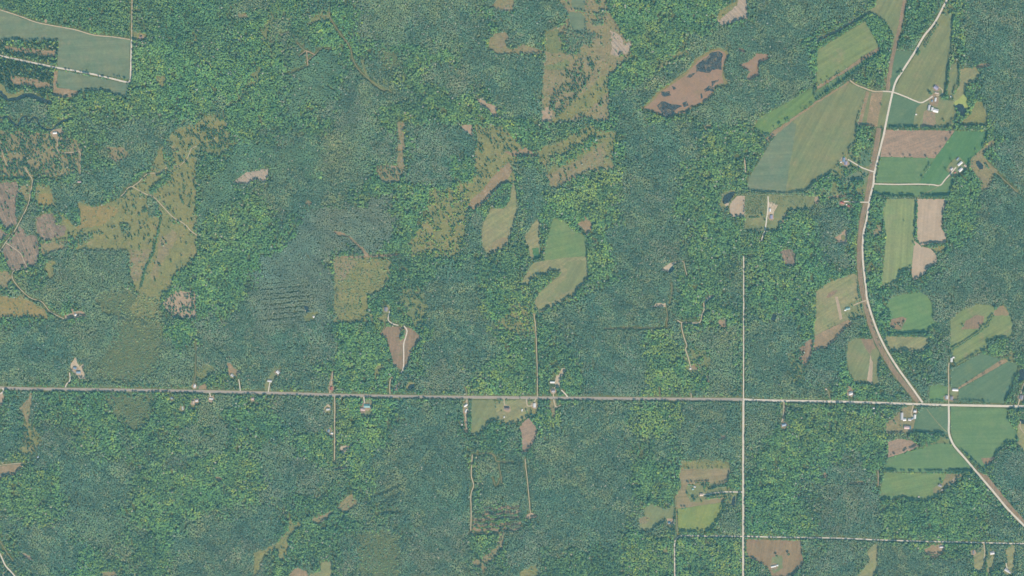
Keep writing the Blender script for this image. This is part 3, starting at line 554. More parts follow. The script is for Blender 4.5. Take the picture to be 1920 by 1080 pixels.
F('yard', P(3, 2, '1365,742 1428,748 1428,850 1365,855'), 'hay', 'grassy yard with a long white shed', .5)
F('crop_field', P(3, 2, '1210,742 1282,720 1348,742 1345,852 1210,850'), 'fresh', 'small square bright green field at the T junction', .5)
F('glade', P(3, 2, '1700,510 1760,500 1840,480 1850,560 1790,550'), 'meadow', 'olive scrub notch between the curved hayfield and the dark fields', 1.5)
F('clearing', P(3, 2, '590,775 600,740 625,740 640,775 630,805 605,808'), 'tan', 'round house clearing above the eastern gravel road', .8)
F('clearing', P(3, 2, '125,872 142,870 130,960 118,1000 105,1000 120,930'), 'tan', 'tan strip along a short drive below the gravel road', .5)
F('yard', P(3, 2, '880,1012 960,962 1010,902 1080,882 1110,960 1085,1090 890,1090'), 'meadow_tan', 'trampled farm lot with white barns below the gravel road', .8)
F('crop_field', P(3, 2, '1110,960 1165,905 1352,890 1352,1080 1360,1100 1290,1090 1085,1090'), 'crop_dark', 'dark crop field with a diagonal trace at the T junction', .3)
F('crop_field', P(3, 2, '1372,892 1792,905 1802,1000 1870,1090 1862,1165 1830,1145 1800,1150 1740,1210 1690,1265 1632,1342 1640,1382 1560,1312 1480,1242 1402,1172 1372,1080'), 'emerald', 'big emerald field right of the straight southern road', .3)
F('tilled_field', P(3, 3, '900,75 980,50 1080,65 1132,105 1060,142 900,192'), 'tilled', 'small brown tilled half-moon field in the south-east', .4)
F('crop_field', P(3, 3, '900,195 1060,146 1170,121 1262,85 1362,85 1402,132 1545,292 1360,300 1000,299 868,286'), 'emerald', 'broad emerald field left of the diagonal road', .3)
F('yard', P(3, 3, '1170,118 1130,100 1240,60 1362,20 1362,83 1262,83'), 'meadow_green', 'brushy corner above the broad emerald field', 1.2)
F('hay_field', P(3, 3, '875,304 1340,312 1340,360 1290,392 1238,432 1290,472 1190,512 1130,517 1000,492 920,507 838,502 850,402'), 'green_hay', 'olive-green hay field below the broad emerald field', .4)
F('yard', P(3, 3, '1340,312 1462,318 1412,362 1300,450 1240,462 1238,422 1310,380'), 'meadow_tan', 'tan yard at the east end of the olive-green hay field', .8)
F('sand_patch', P(3, 3, '1362,372 1400,342 1410,345 1400,380 1375,380'), 'pink_sand', 'pale parking patch in the tan yard', .4, .15)
F('field_patch', P(3, 3, '1602,196 1702,190 1690,216 1640,252 1610,230'), 'brown', 'brown corner of the big emerald field by the woods', .8, .15)
F('hay_field', P(3, 3, '1872,-60 1980,-60 1980,190 1920,142 1870,100'), 'hay_pale', 'olive field cut by the eastern edge', .5)
F('glade', P(3, 3, '400,320 430,300 445,330 415,350'), 'tan', 'faint tan spot in the grey southeastern woods', 1)
F('glade', P(3, 3, '580,375 700,368 760,385 700,392 600,390'), 'meadow_tan', 'tan slit in the grey southeastern woods', .8)
F('glade', P(3, 3, '215,490 228,460 240,465 232,500'), 'pink_sand', 'tiny pale spot in the southeastern woods', .5)
F('rail_strip', P(3, 3, '1562,296 1640,322 1720,420 1800,520 1990,740 1990,800 1920,690 1800,575 1690,448'), 'rail_strip', 'brown-green former rail strip beside the diagonal road', .6)
FEATURES = []
for name, poly, mat, label, amp, z in FIELDS:
    pts = rough(poly, amp)
    sf = 0 if amp < .95 or z > .145 else (9.0 if mat == 'scrub' or name == 'scrubland' else 4.2 if mat.startswith('meadow') else 1.6 if mat in ('slash', 'pale_cut') else 0)
    if sf:                                   # narrow strips keep a narrower ragged edge
        n_ = len(poly); ar = abs(sum(poly[i][0] * poly[(i + 1) % n_][1] - poly[(i + 1) % n_][0] * poly[i][1] for i in range(n_))) / 2
        pe = sum(math.dist(poly[i], poly[(i + 1) % n_]) for i in range(n_))
        sf = min(sf, max(.5, .13 * 2 * ar / pe)) if sf < 8 else sf
    if sf: fill(pts, SOFT, sf); fill(pts, OPEN, False)
    else: fill(pts, OPEN, True); fill(pts, SOFT, 0)
    fill(pts, SCAT, .14 if sf > 1 else .05 if sf else 0); fill(pts, STYP, 2)
    sheet(name, pts, MAT[mat], z, label, name.replace('_', ' '))

FIELD = OPEN.copy()
# ------------------------------------------------------------------ water
def pond(name, poly, mat, label, z=.22, amp=.5, cat='pond'):
    amp = amp * 2.2 if name == 'bog_pool' else amp
    pts = rough(poly, amp); fill(pts, KEEP, True)
    return sheet(name, pts, MAT[mat], z, label, cat)
pond('bog_pool', P(2, 0, '1380,490 1412,460 1462,430 1482,400 1550,382 1580,402 1570,455 1572,522 1540,520 1500,522 1480,552 1430,542 1392,532 1340,582 1312,582 1322,558 1380,545'), 'bog_water', 'largest dark pool, at the north end of the bog')
pond('bog_pool', P(2, 0, '1115,688 1182,683 1192,716 1150,727 1120,712'), 'bog_water', 'small oval pool on the western side of the bog')
pond('bog_pool', P(2, 0, '1088,790 1122,758 1172,770 1275,795 1222,832 1200,872 1150,880 1120,850'), 'bog_water', 'blue-grey pool at the southern tip of the bog')
pond('bog_pool', P(2, 0, '1278,772 1310,755 1322,790 1290,802'), 'bog_water', 'little pool east of the southern bog pool', amp=.3)
pond('bog_pool', P(2, 0, '1440,672 1480,640 1512,655 1510,690 1480,680 1450,692'), 'bog_water', 'ragged pool on the eastern shore of the bog', amp=.3)
pond('bog_pool', P(2, 0, '1498,612 1552,594 1548,612 1520,625 1500,655'), 'bog_water', 'thin hooked pool on the eastern shore of the bog', amp=.3)
pond('bog_pool', P(2, 0, '1198,645 1215,650 1232,664 1210,673'), 'bog_water', 'tiny pool north of the oval bog pool', amp=.2)
pond('bog_pool', P(2, 0, '1412,705 1425,700 1430,738 1415,738'), 'bog_water', 'tiny upright pool in the south-eastern bog', amp=.2)
pond('pond', P(3, 0, '1402,792 1430,772 1462,776 1470,800 1490,832 1478,850 1462,872 1415,832'), 'pond_water', 'dark half of the algae pond in the north-east')
pond('pond_algae', P(3, 0, '1394,768 1436,738 1466,706 1496,738 1500,835 1476,812 1462,784 1430,776 1400,796'), 'algae', 'bright yellow-green algae mat on the north-eastern pond', .26, .4)
pond('pond', P(3, 1, '1558,132 1580,124 1616,160 1612,186 1588,190 1560,152'), 'pond_water', 'dark square pond east of the pale barns', amp=.3)
pond('pond', P(2, 1, '1578,420 1590,385 1640,360 1664,354 1666,380 1622,440 1592,452 1580,440'), 'pond_water', 'dark teardrop pond beside the small pale bare field', amp=.2)
pond('pond', P(2, 1, '1168,962 1180,935 1208,908 1214,938 1192,970'), 'pond_water', 'small dark pond right of the white sand pit', amp=.3)
pond('pond', P(1, 2, '358,140 372,132 392,138 402,180 375,182'), 'pond_water', 'small black pond west of centre', amp=.3)
pond('pond', P(1, 2, '1138,740 1155,722 1182,718 1192,738 1172,756 1145,752'), 'pond_water', 'round pond with a tan rim above the highway', amp=.3)
pond('pond', P(3, 2, '22,225 38,192 60,200 62,235 45,250 25,242'), 'pond_water', 'dark woodland pond right of the narrow section road', amp=.4)
pond('pond', P(2, 3, '1655,490 1672,478 1676,500 1668,548 1645,548 1648,515'), 'pond_water', 'thin upright pond left of the main section road', amp=.3)
pond('pond', P(3, 2, '1885,620 1915,598 1990,580 1990,660 1915,690 1870,702 1878,660'), 'pond_water', 'creek pool cut by the eastern edge', amp=.6)
pond('pond', P(3, 2, '1885,990 1895,980 1915,990 1925,1020 1905,1015'), 'pond_water', 'little blue pond near the eastern edge', amp=.3)
def creek(pts, wd, label):
    o = ribbon('creek', pts, wd, MAT['creek_water'], .06, label, 'creek', .3)
    fill_line(smooth(pts), wd / S / 2 + .3, KEEP, True)
creek(P(0, 0, '-60,660 10,690 60,738 120,742 180,715 240,718 300,742 380,772'), 14, 'dark river bend below the north-west pine block')
creek(P(0, 0, '-40,875 20,885 55,872 95,915 130,942 160,890 195,872 215,918 250,880 282,892 310,952 390,972 440,925 490,900 545,888'), 6, 'thin meandering creek in the far north-west woods')

# ------------------------------------------------------------------ roads: name, points, width m, material, label, clear half width px
def road(name, pts, wd, mat, label, clear=None, z=.34, jit=.08, shade=0):
    minor = clear is not None and clear < 1.5
    if minor: wd *= .8 if ('track' in name or 'ride' in name) else 1.1; clear += 1.2
    ribbon(name, pts, wd, MAT[mat], z, label, 'road' if 'road' in name else 'track', jit)
    sm = smooth(pts)
    fill_line(sm, clear if clear is not None else wd / S / 2 + .5, OPEN, True)
    fill_line(sm, clear if clear is not None else wd / S / 2 + .5, SCAT, 0)
    fill_line(sm, clear if clear is not None else wd / S / 2 + .5, SOFT, 0)
    fill_line(sm, wd / S / 2 + .8, KEEP, True)
HW = Q('-110,723.5 0,727 60,729 250,731.5 480,736 640,741 800,744 960,745.5 1200,747.5 1394,749')
ribbon('highway_verge', HW, 16, MAT['verge'], .29, 'dry grass verge on both sides of the highway', 'verge', .15)
road('highway', HW, 10.0, 'asphalt', 'straight grey asphalt highway crossing the picture from the western edge', 4.2, jit=.02)
road('gravel_road', Q('1394,749 1440,750.8 1590,753.6 1725,758 1780,759.5 1920,762 2040,764'), 8.5, 'gravel', 'pale gravel road running from the crossroads to the eastern edge', 3.6, jit=.04)
road('section_road', Q('1394.5,480 1394.5,540 1394.3,650 1394,749'), 4.6, 'gravel', 'narrow straight white lane north of the crossroads', 2.2, jit=.15)
road('section_road', Q('1394,749 1393.5,850 1393.5,1005 1393,1180'), 7.6, 'gravel', 'broad straight white road south of the crossroads', 3.2, jit=.05)
road('lane', Q('1396,297 1397,310 1398,323'), 5, 'dirt', 'short pale lane stub left of the very large hay field', 1.6)
road('curved_road', P(3, 0, '1400,-160 1340,0 1320,40 1250,170 1170,270 1100,390 1010,530 960,610 935,690 900,850 870,1000 850,1080 800,1290 790,1380 765,1480 740,1640 715,1760 710,1910 720,2040 735,2160 745,2250 800,2430 870,2590 960,2740 1060,2880 1160,3020'), 7.4, 'gravel', 'long gravel road curving down the east side to a T junction', 2.6, jit=.05)
road('southeast_road', P(3, 2, '1356,877 1357,1000 1356,1080 1372,1135 1402,1190 1480,1280 1560,1375 1700,1540 1800,1660 1920,1782 2050,1920'), 7.6, 'gravel', 'gravel road running south from the T junction then diagonally south-east', 2.8, jit=.05)
road('southern_road', Q('1393,1005 1440,1006.8 1565,1009 1690,1013.8 1840,1017.5 1920,1019.5 2040,1022'), 4.8, 'gravel', 'thin tree-shaded white road along the south-east', 2.5, jit=.2)
road('southern_road', P(2, 3, '1735,783 1600,781 1450,780 1290,778 1248,785 1226,808 1220,850 1220,960 1222,1120'), 5.0, 'gravel', 'white road curving south left of the crossroads', 1.8, jit=.15)
road('northwest_lane', P(0, 0, '-200,375 0,418 150,450 430,508 640,545 800,580 930,612 962,615 977,600 980,540 984,400 987,300'), 6.4, 'gravel', 'tan gravel lane turning a right angle by the north-west crop field', 2.3, jit=.1)
road('northwest_lane', P(0, 0, '987,300 989,150 990,40 990,-100'), 3.4, 'dirt', 'thin wooded lane running north from the north-west crop field', 1.3)
road('farm_drive', P(3, 0, '860,684 935,691 1030,725 1100,755 1150,770 1195,748 1235,722'), 5, 'gravel', 'pale drive to the white barns in the north-east', 1.6)
road('farm_drive', P(3, 0, '1262,655 1290,658 1310,680 1305,700 1288,712 1260,715'), 3.6, 'dirt', 'curled drive behind the grey house in the north-east', 1.2, .36)
road('farm_track', P(3, 0, '612,602 660,635 720,660 790,684 860,685'), 5, 'dirt', 'tan track along the foot of the north-east grove', 1.6)
road('farm_drive', P(3, 1, '800,210 760,198 700,175 650,145 598,115'), 4.6, 'gravel', 'drive to the pair of blue-white houses left of the curved road', 1.6, .36)
road('farm_drive', P(3, 1, '797,299 960,303 1130,301 1230,305 1290,310 1330,265 1370,222 1410,175'), 4.6, 'gravel', 'long drive to the eastern farm with pale barns', 1.6, .36)
road('farm_track', P(3, 1, '1290,312 1240,338 1180,370 1140,388 1120,408'), 3, 'faint_dirt', 'faint field track below the eastern farm drive', 1, .36)
road('farm_drive', P(3, 1, '568,431 640,434 700,436 760,437'), 4.4, 'gravel', 'short straight white drive left of the brown strip', 1.6, .36)
road('field_track', P(3, 1, '1635,132 1690,190 1740,240 1810,305 1872,362'), 4, 'faint_dirt', 'faint straight track running into the eastern woods', 1.4)
road('farm_drive', P(2, 1, '1920,392 1922,440 1918,500 1910,560 1905,600 1895,650 1870,725'), 4.6, 'gravel', 'white drive through the tree nursery', 1.6, .36)
road('farm_drive', P(3, 2, '1356,877 1354,800 1356,740 1354,620 1358,560'), 3.6, 'dirt', 'thin lane north of the T junction past the long white shed', 1.4)
road('farm_drive', P(3, 2, '1088,868 1086,900 1074,930 1075,945 1090,970'), 3.6, 'dirt', 'short drive into the farm below the gravel road', 1.2, .36)
road('house_drive', P(3, 2, '470,845 460,800 450,775 435,758'), 3.2, 'faint_dirt', 'bent forest drive above the eastern gravel road', 1.1)
road('house_drive', P(3, 2, '120,850 118,920 112,970 102,1005'), 4, 'dirt', 'short drive below the gravel road to a grey cabin', 1.2, .36)
road('house_drive', P(3, 2, '745,92 715,100 690,108 640,130'), 4, 'dirt', 'short drive to the teal-roofed house left of the curved road', 1.2, .36)
road('field_track', P(3, 2, '698,382 715,425 740,465 770,500 778,540'), 3, 'faint_dirt', 'faint track down the rounded olive field', .8, .36)
road('house_drive', P(3, 2, '1990,640 1920,720 1895,800 1875,885'), 4, 'dirt', 'pale drive near the eastern edge', 1.3)
road('house_drive', P(3, 2, '1895,1000 1890,1040 1910,1075 1940,1100'), 3, 'dirt', 'curled garden path near the eastern edge', 1.0)
road('farm_drive', P(2, 3, '1735,450 1680,450 1610,449 1530,456 1460,466 1420,472'), 4.2, 'gravel', 'white drive to the farmstead in the tan striped field', 1.4, .36)
road('farm_track', P(2, 3, '1243,772 1236,700 1234,620 1232,570 1226,480'), 3.6, 'faint_dirt', 'dirt track up the western side of the yellow-green field', 1.2, .36)
road('forest_track', P(2, 2, '165,195 176,280 182,400 186,520 190,640 190,815'), 3.8, 'dirt', 'straight tan forest track from the sickle-shaped field to the highway', 1.4)
road('forest_track', P(2, 3, '98,200 104,270 112,330 122,430 130,520 138,600 155,622'), 3.4, 'dirt', 'straight pale forest track south of the wedge-shaped field', 1.2)
road('forest_track', P(2, 2, '1150,130 1160,170 1168,225 1160,260 1160,295'), 2.8, 'faint_dirt', 'faint track dropping from the thin sand bar', 1)
road('forest_ride', P(2, 2, '700,306 840,300 1000,300 1160,298'), 3.0, 'faint_dirt', 'faint straight ride through the dark woods', 1)
road('forest_drive', P(2, 2, '1240,243 1270,258 1330,260 1395,262 1415,245 1425,200 1440,160 1438,110'), 3.6, 'dirt', 'pale zigzag forest track climbing to a sand flare', 1.3)
road('forest_drive', P(2, 2, '1270,258 1275,310 1290,370 1312,435 1300,455 1318,510 1332,560 1342,600'), 3.2, 'dirt', 'pale forest track running south to a white shed', 1.2)
road('forest_track', P(2, 1, '1245,878 1285,882 1295,920 1312,985'), 3, 'dirt', 'short pale track right of the white sand pit', 1.1)
road('forest_track', P(2, 2, '1190,-40 1200,0 1195,60 1180,120'), 2.4, 'faint_dirt', 'faint track north of the thin sand bar', .9)
road('house_drive', P(2, 2, '420,822 400,795 370,765'), 4.5, 'gravel', 'bright triangular drive mouth above the highway at the centre', 1.3)
road('house_drive', P(2, 2, '310,820 312,780 320,745'), 4, 'dirt', 'drive from the highway to the bright sandy farmyard', 1.2)
road('house_drive', P(2, 2, '310,828 318,860 330,890 365,880'), 4, 'dirt', 'forked drive below the highway right of the centre farm', 1.2)
road('house_drive', P(2, 2, '180,828 165,860 150,880 120,885 110,860 110,828'), 4, 'dirt', 'U-shaped drive of the white-roofed house at the centre', 1.2, .36)
road('forest_track', P(2, 2, '1108,820 1110,790 1105,750'), 3.4, 'faint_dirt', 'stub of track above the highway in the yellow wood', 1)
road('forest_track', P(2, 2, '1345,826 1342,790'), 4, 'dirt', 'short track mouth above the highway near the crossroads', 1)
road('southern_lane', P(1, 2, '590,798 590,860 591,940 590,1080 590,1180 588,1290'), 3.8, 'dirt', 'straight lane running south from the highway past a sand pit', 1.4, jit=.15)
road('house_drive', P(1, 2, '1110,284 1132,320 1122,370 1108,420 1108,500 1105,600 1088,635'), 4.2, 'gravel', 'white drive splitting the brown heart-shaped field', 1.4, .36)
road('house_drive', P(1, 2, '1068,280 1030,270 1000,250 990,232 998,195 1003,165'), 3.6, 'gravel', 'white bent drive to the grey hilltop house', 1.2, .36)
road('house_drive', P(1, 2, '1005,797 1003,730 1008,690 1022,668'), 3.2, 'dirt', 'drive from the highway towards the brown heart-shaped field', 1.2)
road('forest_track', P(1, 2, '968,262 965,290 940,340'), 3, 'faint_dirt', 'faint track from the hilltop lawn down to the brown field', 1)
road('house_drive', P(1, 2, '92,780 98,740 105,705'), 3.4, 'gravel', 'drive to the lower white-roofed building above the highway', 1.2, .36)
road('house_drive', P(1, 2, '552,790 556,755 570,690 575,640'), 3.4, 'dirt', 'drive past a red roof above the highway', 1.2, .36)
road('house_drive', P(1, 2, '808,812 812,860 808,900'), 3.6, 'gravel', 'drive to the teal-roofed house below the highway', 1.2, .36)
road('house_drive', P(1, 2, '1582,836 1578,880 1570,930 1575,1000 1582,1070'), 3.4, 'dirt', 'drive down the strip of yards left of the square hay field', 1, .36)
road('house_drive', P(1, 2, '1568,745 1580,780 1578,815'), 3.4, 'faint_dirt', 'short forest drive above the highway at the centre', 1)
road('house_drive', P(1, 2, '1860,828 1862,860 1870,890'), 3.4, 'dirt', 'short drive into the olive house lot', 1, .36)
road('forest_track', P(1, 0, '305,320 340,355 368,380'), 2.6, 'faint_dirt', 'north-western arm of the Y-shaped logging track', 1)
road('forest_track', P(1, 0, '320,422 345,402 372,380'), 3.6, 'pink_sand', 'western arm of the Y-shaped logging track', 1)
road('forest_track', P(1, 0, '372,380 400,390 445,412'), 4.6, 'pink_sand', 'top bar of the pink triangular logging track', 1)
road('forest_track', P(1, 0, '380,385 384,440 388,492'), 4.4, 'pink_sand', 'upright leg of the pink triangular logging track', 1)
road('forest_track', P(1, 0, '445,410 415,432 388,455'), 3.6, 'pink_sand', 'diagonal leg of the pink triangular logging track', 1)
road('forest_track', P(1, 0, '388,490 330,520 280,540 220,558'), 2.4, 'faint_dirt', 'faint tail of the pink triangular logging track', .9)
road('forest_track', P(1, 0, '445,408 475,375 515,362 560,370'), 2.4, 'faint_dirt', 'faint eastern arm of the Y-shaped logging track', .9)
road('forest_track', P(1, 0, '390,180 440,160 500,122 550,120'), 2.6, 'faint_dirt', 'faint track through the northern glade', .9)
road('forest_track', P(1, 0, '550,90 560,140 600,205 640,262 690,330 715,385 725,440 765,515 830,580 900,640 972,686'), 3.0, 'faint_dirt', 'long curving track through the northern forest', 1.1)
road('forest_track', P(1, 0, '185,265 215,252 245,240'), 3, 'dirt', 'short pale track in the north-western bright woods', 1)
road('valley_track', P(0, 1, '905,392 930,370 955,335 990,320 1045,350 1105,380 1150,395 1195,440 1250,500 1300,550 1355,582 1395,610 1430,650 1482,688'), 4.0, 'dirt', 'winding two-track descending across the western valley meadow', 1.2, .36)
road('valley_track', P(0, 1, '992,320 1040,285 1080,245 1115,220 1190,217 1225,195 1252,175'), 3.4, 'dirt', 'two-track climbing north-east from the valley fork', 1.2, .36)
road('valley_track', P(0, 1, '1310,172 1350,160 1400,112 1420,70 1435,35 1475,14'), 3.0, 'dirt', 'faint two-track at the top of the western valley meadow', 1.0, .36)
road('western_track', P(0, 1, '-60,860 0,800 45,735 100,665 135,605 180,520 212,450 228,370 242,275 220,230 188,180'), 4.0, 'dirt', 'pale track climbing between the striped logged blocks', 1.3, .36)
road('western_track', P(0, 1, '42,740 80,765 130,800 160,830 180,880 200,928 150,940 105,952 90,980 100,1020 132,1065 175,1110 230,1155 310,1182 345,1220 380,1260 480,1312'), 3.4, 'dirt', 'pale track looping round the lower logged block', 1.2, .36)
road('western_track', P(0, 1, '435,-40 432,55 470,66 540,62 598,60 602,120 600,230'), 3.2, 'dirt', 'stepped pale lane in the far western woods', 1.1)
road('western_track', P(0, 1, '20,70 35,120 60,170'), 3, 'dirt', 'short track below the pink sand lot at the western edge', 1)
road('house_drive', P(0, 2, '490,745 500,720 525,690 522,635'), 4, 'gravel', 'bent drive to the bright sandy homestead', 1.3)
road('house_drive', P(0, 2, '-30,800 10,790 25,765 20,750'), 5, 'gravel', 'pale turning loop at the western end of the highway', 1.4, .36)
road('house_drive', P(0, 2, '1802,772 1798,730 1790,685'), 3.4, 'gravel', 'short white drive to the tan cabin clearing', 1.1)
road('house_drive', P(0, 2, '1570,780 1580,815'), 3.4, 'gravel', 'short white drive to a mobile home below the highway', 1.1)
road('forest_ride', P(0, 2, '1472,400 1470,520 1465,650 1450,735'), 2.6, 'faint_dirt', 'faint upright ride above the highway in the west', .9)
road('bottom_track', P(0, 3, '-60,820 0,915 40,1000 80,1045 130,1100 200,1160'), 5.2, 'gravel', 'white track cutting the bottom corner in the far southwest', 1.6)
road('bottom_track', P(0, 3, '0,820 50,900 100,968'), 3, 'faint_dirt', 'faint track beside the white southwestern track', 1)
road('plantation_ride', P(0, 3, '-60,260 60,242 175,232'), 3, 'dirt', 'pale lane along the foot of the western plantation', 1.1)
road('plantation_ride', P(1, 3, '1622,170 1617,260 1615,330 1632,400 1612,470 1614,600 1610,750'), 4.4, 'dirt', 'tan upright ride down the west side of the southern plantation', 1.2)
road('plantation_ride', P(1, 3, '1610,752 1720,760 1830,752'), 3.6, 'meadow_tan', 'tan ride along the foot of the southern plantation', 1.1)
road('plantation_ride', P(1, 3, '1622,170 1740,158 1790,180 1800,215 1850,225 1930,232'), 3.4, 'faint_dirt', 'wavering ride along the top of the southern plantation', 1.1)
road('plantation_ride', P(1, 3, '1820,240 1835,320 1845,385'), 2.6, 'faint_dirt', 'faint upright ride in the southern plantation', .9)
road('plantation_ride', P(1, 3, '1775,345 1800,405 1830,350'), 2.6, 'faint_dirt', 'faint V-shaped ride in the southern plantation', .9)
road('forest_track', P(3, 3, '825,290 827,340 826,402'), 4, 'pink_sand', 'short pink track left of the olive-green hay field', 1.2)
road('house_drive', P(3, 3, '1785,985 1792,1015 1800,1040'), 3.4, 'gravel', 'short drive by the three southern lawns', 1, .36)
road('house_drive', P(3, 3, '1618,832 1626,900 1620,980'), 3.4, 'dirt', 'drive between the western and middle southern lawns', 1, .36)
road('field_track', P(0, 0, '-60,66 0,74 150,122 270,166 400,193 560,222 700,262 840,276 975,296'), 4, 'dirt', 'tan track along the top of the north-west crop field', 1.6)
# old rail bed strips
RS = P(3, 0, '1040,-120 1024,0 1003,120 975,260 940,400 918,520 895,680')
ribbon('rail_strip', RS, 14, MAT['rail_strip'], .26, 'thin upper part of the brown former rail strip in the north-east', 'verge', .3); fill_line(smooth(RS), 4, OPEN, True)
RS = P(3, 1, '832,-120 815,0 778,200 745,400 708,560 690,700 685,850 690,960 705,1080 730,1200 778,1380 845,1530 930,1680 1030,1812 1130,1935')
ribbon('rail_strip', RS, 19, MAT['rail_strip'], .265, 'broad brown former rail strip hugging the curved road', 'verge', .12); fill_line(smooth(RS), 5.5, OPEN, True)
# faint diagonal trace in the junction field
ribbon('field_track', P(3, 2, '1190,905 1230,960 1290,1030 1340,1080'), 3, MAT['hay_pale'], .24, 'straight diagonal trace across the junction crop field', 'track', .3)

# ------------------------------------------------------------------ woods: zones of forest type
BROAD, FINE, YELL, GREY, SMOOTH, STRONG, PINE, OLIVE, BLUEG = 1, 2, 3, 4, 5, 6, 7, 8, 9
def Z(poly, t): fill(poly, ZONE, t)
Z(P(0, 0, '980,-400 1700,-400 1750,200 1500,450 1300,400 1000,250'), BROAD)
Z(P(0, 0, '1000,250 1300,400 1500,450 1700,600 1500,850 1100,900 960,760'), STRONG)
Z(P(0, 0, '-460,300 440,305 430,480 0,410 -460,330'), PINE); Z(P(0, 0, '-460,410 0,440 420,520 400,710 300,730 120,640 -460,620'), PINE)
Z(P(0, 0, '-460,-400 1000,-400 975,280 640,235 400,190 100,100 -460,60'), BROAD)
Z(P(0, 0, '600,900 1300,850 1400,1000 1200,1150 700,1150'), FINE)
Z(P(1, 0, '-100,250 190,290 200,480 250,700 100,850 -60,1080 -300,1080 -200,700'), STRONG)
Z(P(1, 0, '190,420 300,320 480,360 620,380 620,500 700,560 500,740 300,880 150,860 260,690 230,560'), SMOOTH)
Z(P(1, 0, '760,-300 1700,-300 1650,250 1500,420 1200,350 880,330 780,330'), OLIVE)
Z(P(1, 0, '1050,150 1500,80 1680,250 1350,330 1150,330'), GREY)
Z(P(1, 0, '760,20 860,60 870,340 780,330'), GREY)
Z(P(1, 0, '1200,520 1640,470 1680,620 1500,740 1300,620'), GREY)
Z(P(1, 0, '500,760 760,680 830,900 720,1060 600,1080'), GREY)
Z(P(1, 0, '960,570 1090,520 1125,580 1020,645'), YELL)
Z(P(1, 0, '1560,0 1760,100 1740,350 2170,400 2140,900 1900,900 1700,700 1560,420'), FINE)
Z(P(2, 0, '-20,-300 360,-300 360,30 420,100 250,240 240,380 60,330 -20,320'), FINE)
Z(P(2, 0, '700,-300 1650,-300 1620,30 1530,150 1340,240 1250,370 1180,440 1000,560 900,660 740,650 740,560 900,380 830,260 750,130'), STRONG)
Z(P(2, 0, '740,700 900,660 1180,480 1300,420 1480,370 1300,540 1100,680 960,810 760,830'), FINE)
Z(P(2, 0, '1340,250 1550,195 1770,150 1770,-300 2500,-300 2700,50 2400,200 2200,330 2280,600 2080,780 1880,870 1800,960 1620,640 1630,390 1480,350 1330,420'), FINE)
Z(P(2, 0, '1560,660 1740,640 1900,860 1780,960 1500,880 1350,900 1400,820'), OLIVE)
Z(P(2, 0, '1580,750 1750,640 1850,760 1750,850'), GREY)
Z(P(2, 0, '1400,1000 1780,940 1900,1020 1850,1250 1700,1400 1450,1400 1380,1150'), STRONG)
Z(P(2, 0, '740,880 1000,840 1170,900 1350,900 1400,1000 1380,1250 1050,1300 830,1250 800,1060'), FINE)
Z(P(3, 0, '1400,-300 2100,-300 2100,900 1760,1100 1640,850 1500,620 1570,500 1450,480 1390,450'), FINE)
Z(P(3, 0, '1395,-200 1490,-100 1480,450 1380,470'), STRONG)
Z(P(3, 0, '1590,50 2100,0 2100,1000 1750,900 1640,700 1750,400'), GREY); Z(P(3, 0, '1700,500 1850,480 1850,1000 1750,950'), FINE)
Z(P(3, 0, '740,160 760,110 800,120 920,200 935,260 905,350 830,350'), STRONG); Z(P(3, 0, '850,380 930,365 930,420 900,560 890,675 820,682 720,650 615,600'), STRONG)
Z(P(3, 0, '1040,-200 1330,-200 1180,260 1090,372 990,350'), BROAD)
Z(P(3, 1, '1700,0 2100,-200 2100,1500 1300,1500 1200,1100 1500,800 1600,400'), GREY); Z(P(3, 1, '1400,230 1580,220 1600,420 1480,720 1300,800 1360,400'), STRONG)
Z(P(3, 1, '1600,420 2100,300 2100,1200 1800,1100 1560,900'), FINE); Z(P(3, 1, '80,500 680,440 690,960 420,1050 360,1250 0,1300 -150,1100 -180,700'), STRONG)
Z(P(3, 1, '340,480 560,460 640,900 520,960 360,760'), GREY); Z(P(3, 1, '720,430 890,420 880,1100 740,1080'), STRONG)
# centre
Z(P(0, 1, '980,-100 1190,-100 1190,80 1000,330 640,420 400,320 600,280 800,150'), FINE); Z(P(0, 1, '-460,-100 800,-100 760,150 420,300 150,300 -460,300'), BROAD)
Z(P(0, 1, '420,810 960,810 985,1060 1040,1150 940,1320 700,1300 420,1100'), OLIVE)
Z(P(0, 1, '1480,0 1700,-100 1800,0 1500,350 1480,300'), BROAD); Z(P(0, 1, '1490,320 1720,80 2010,-60 2010,180 1800,260 1760,420 1520,680 1480,560'), SMOOTH)
Z(P(0, 1, '1480,700 1800,400 1920,280 2100,560 2080,800 1900,1000 1780,1230 1500,1200 1300,1080 1300,1000'), STRONG)
Z(P(1, 1, '95,60 300,-40 560,30 490,180 430,210 100,200'), SMOOTH); Z(P(1, 1, '100,200 500,190 760,330 500,480 250,560 160,650 90,420'), FINE)
Z(P(1, 1, '560,-120 1050,-120 1060,160 910,170 760,340 520,240 500,120'), OLIVE); Z(P(1, 1, '780,-100 1060,-100 1060,100 900,60'), GREY)
Z(P(1, 1, '1120,-150 1640,-120 1640,340 1400,380 1230,320 1120,260'), GREY); Z(P(1, 1, '1480,80 1640,60 1640,360 1500,380'), STRONG)
Z(P(1, 1, '760,330 1230,320 1290,420 1260,560 1180,780 1080,700 1060,420 700,420'), STRONG)
Z(P(1, 1, '0,1000 230,620 480,500 700,430 900,390 1050,400 1060,540 1040,640 900,840 590,845 570,1080 590,1350 300,1500 60,1500 -100,1500'), BLUEG)
Z(P(1, 1, '60,950 300,640 480,620 560,860 560,1100 560,1300 0,1300'), BLUEG)
Z(P(1, 1, '1560,540 1700,500 1720,620 1690,800 1560,840'), GREY)
Z(P(2, 1, '-30,150 180,150 280,330 180,490 200,560 90,700 110,900 40,1060 -60,1100 -150,900 -40,720 30,560 30,350'), FINE)
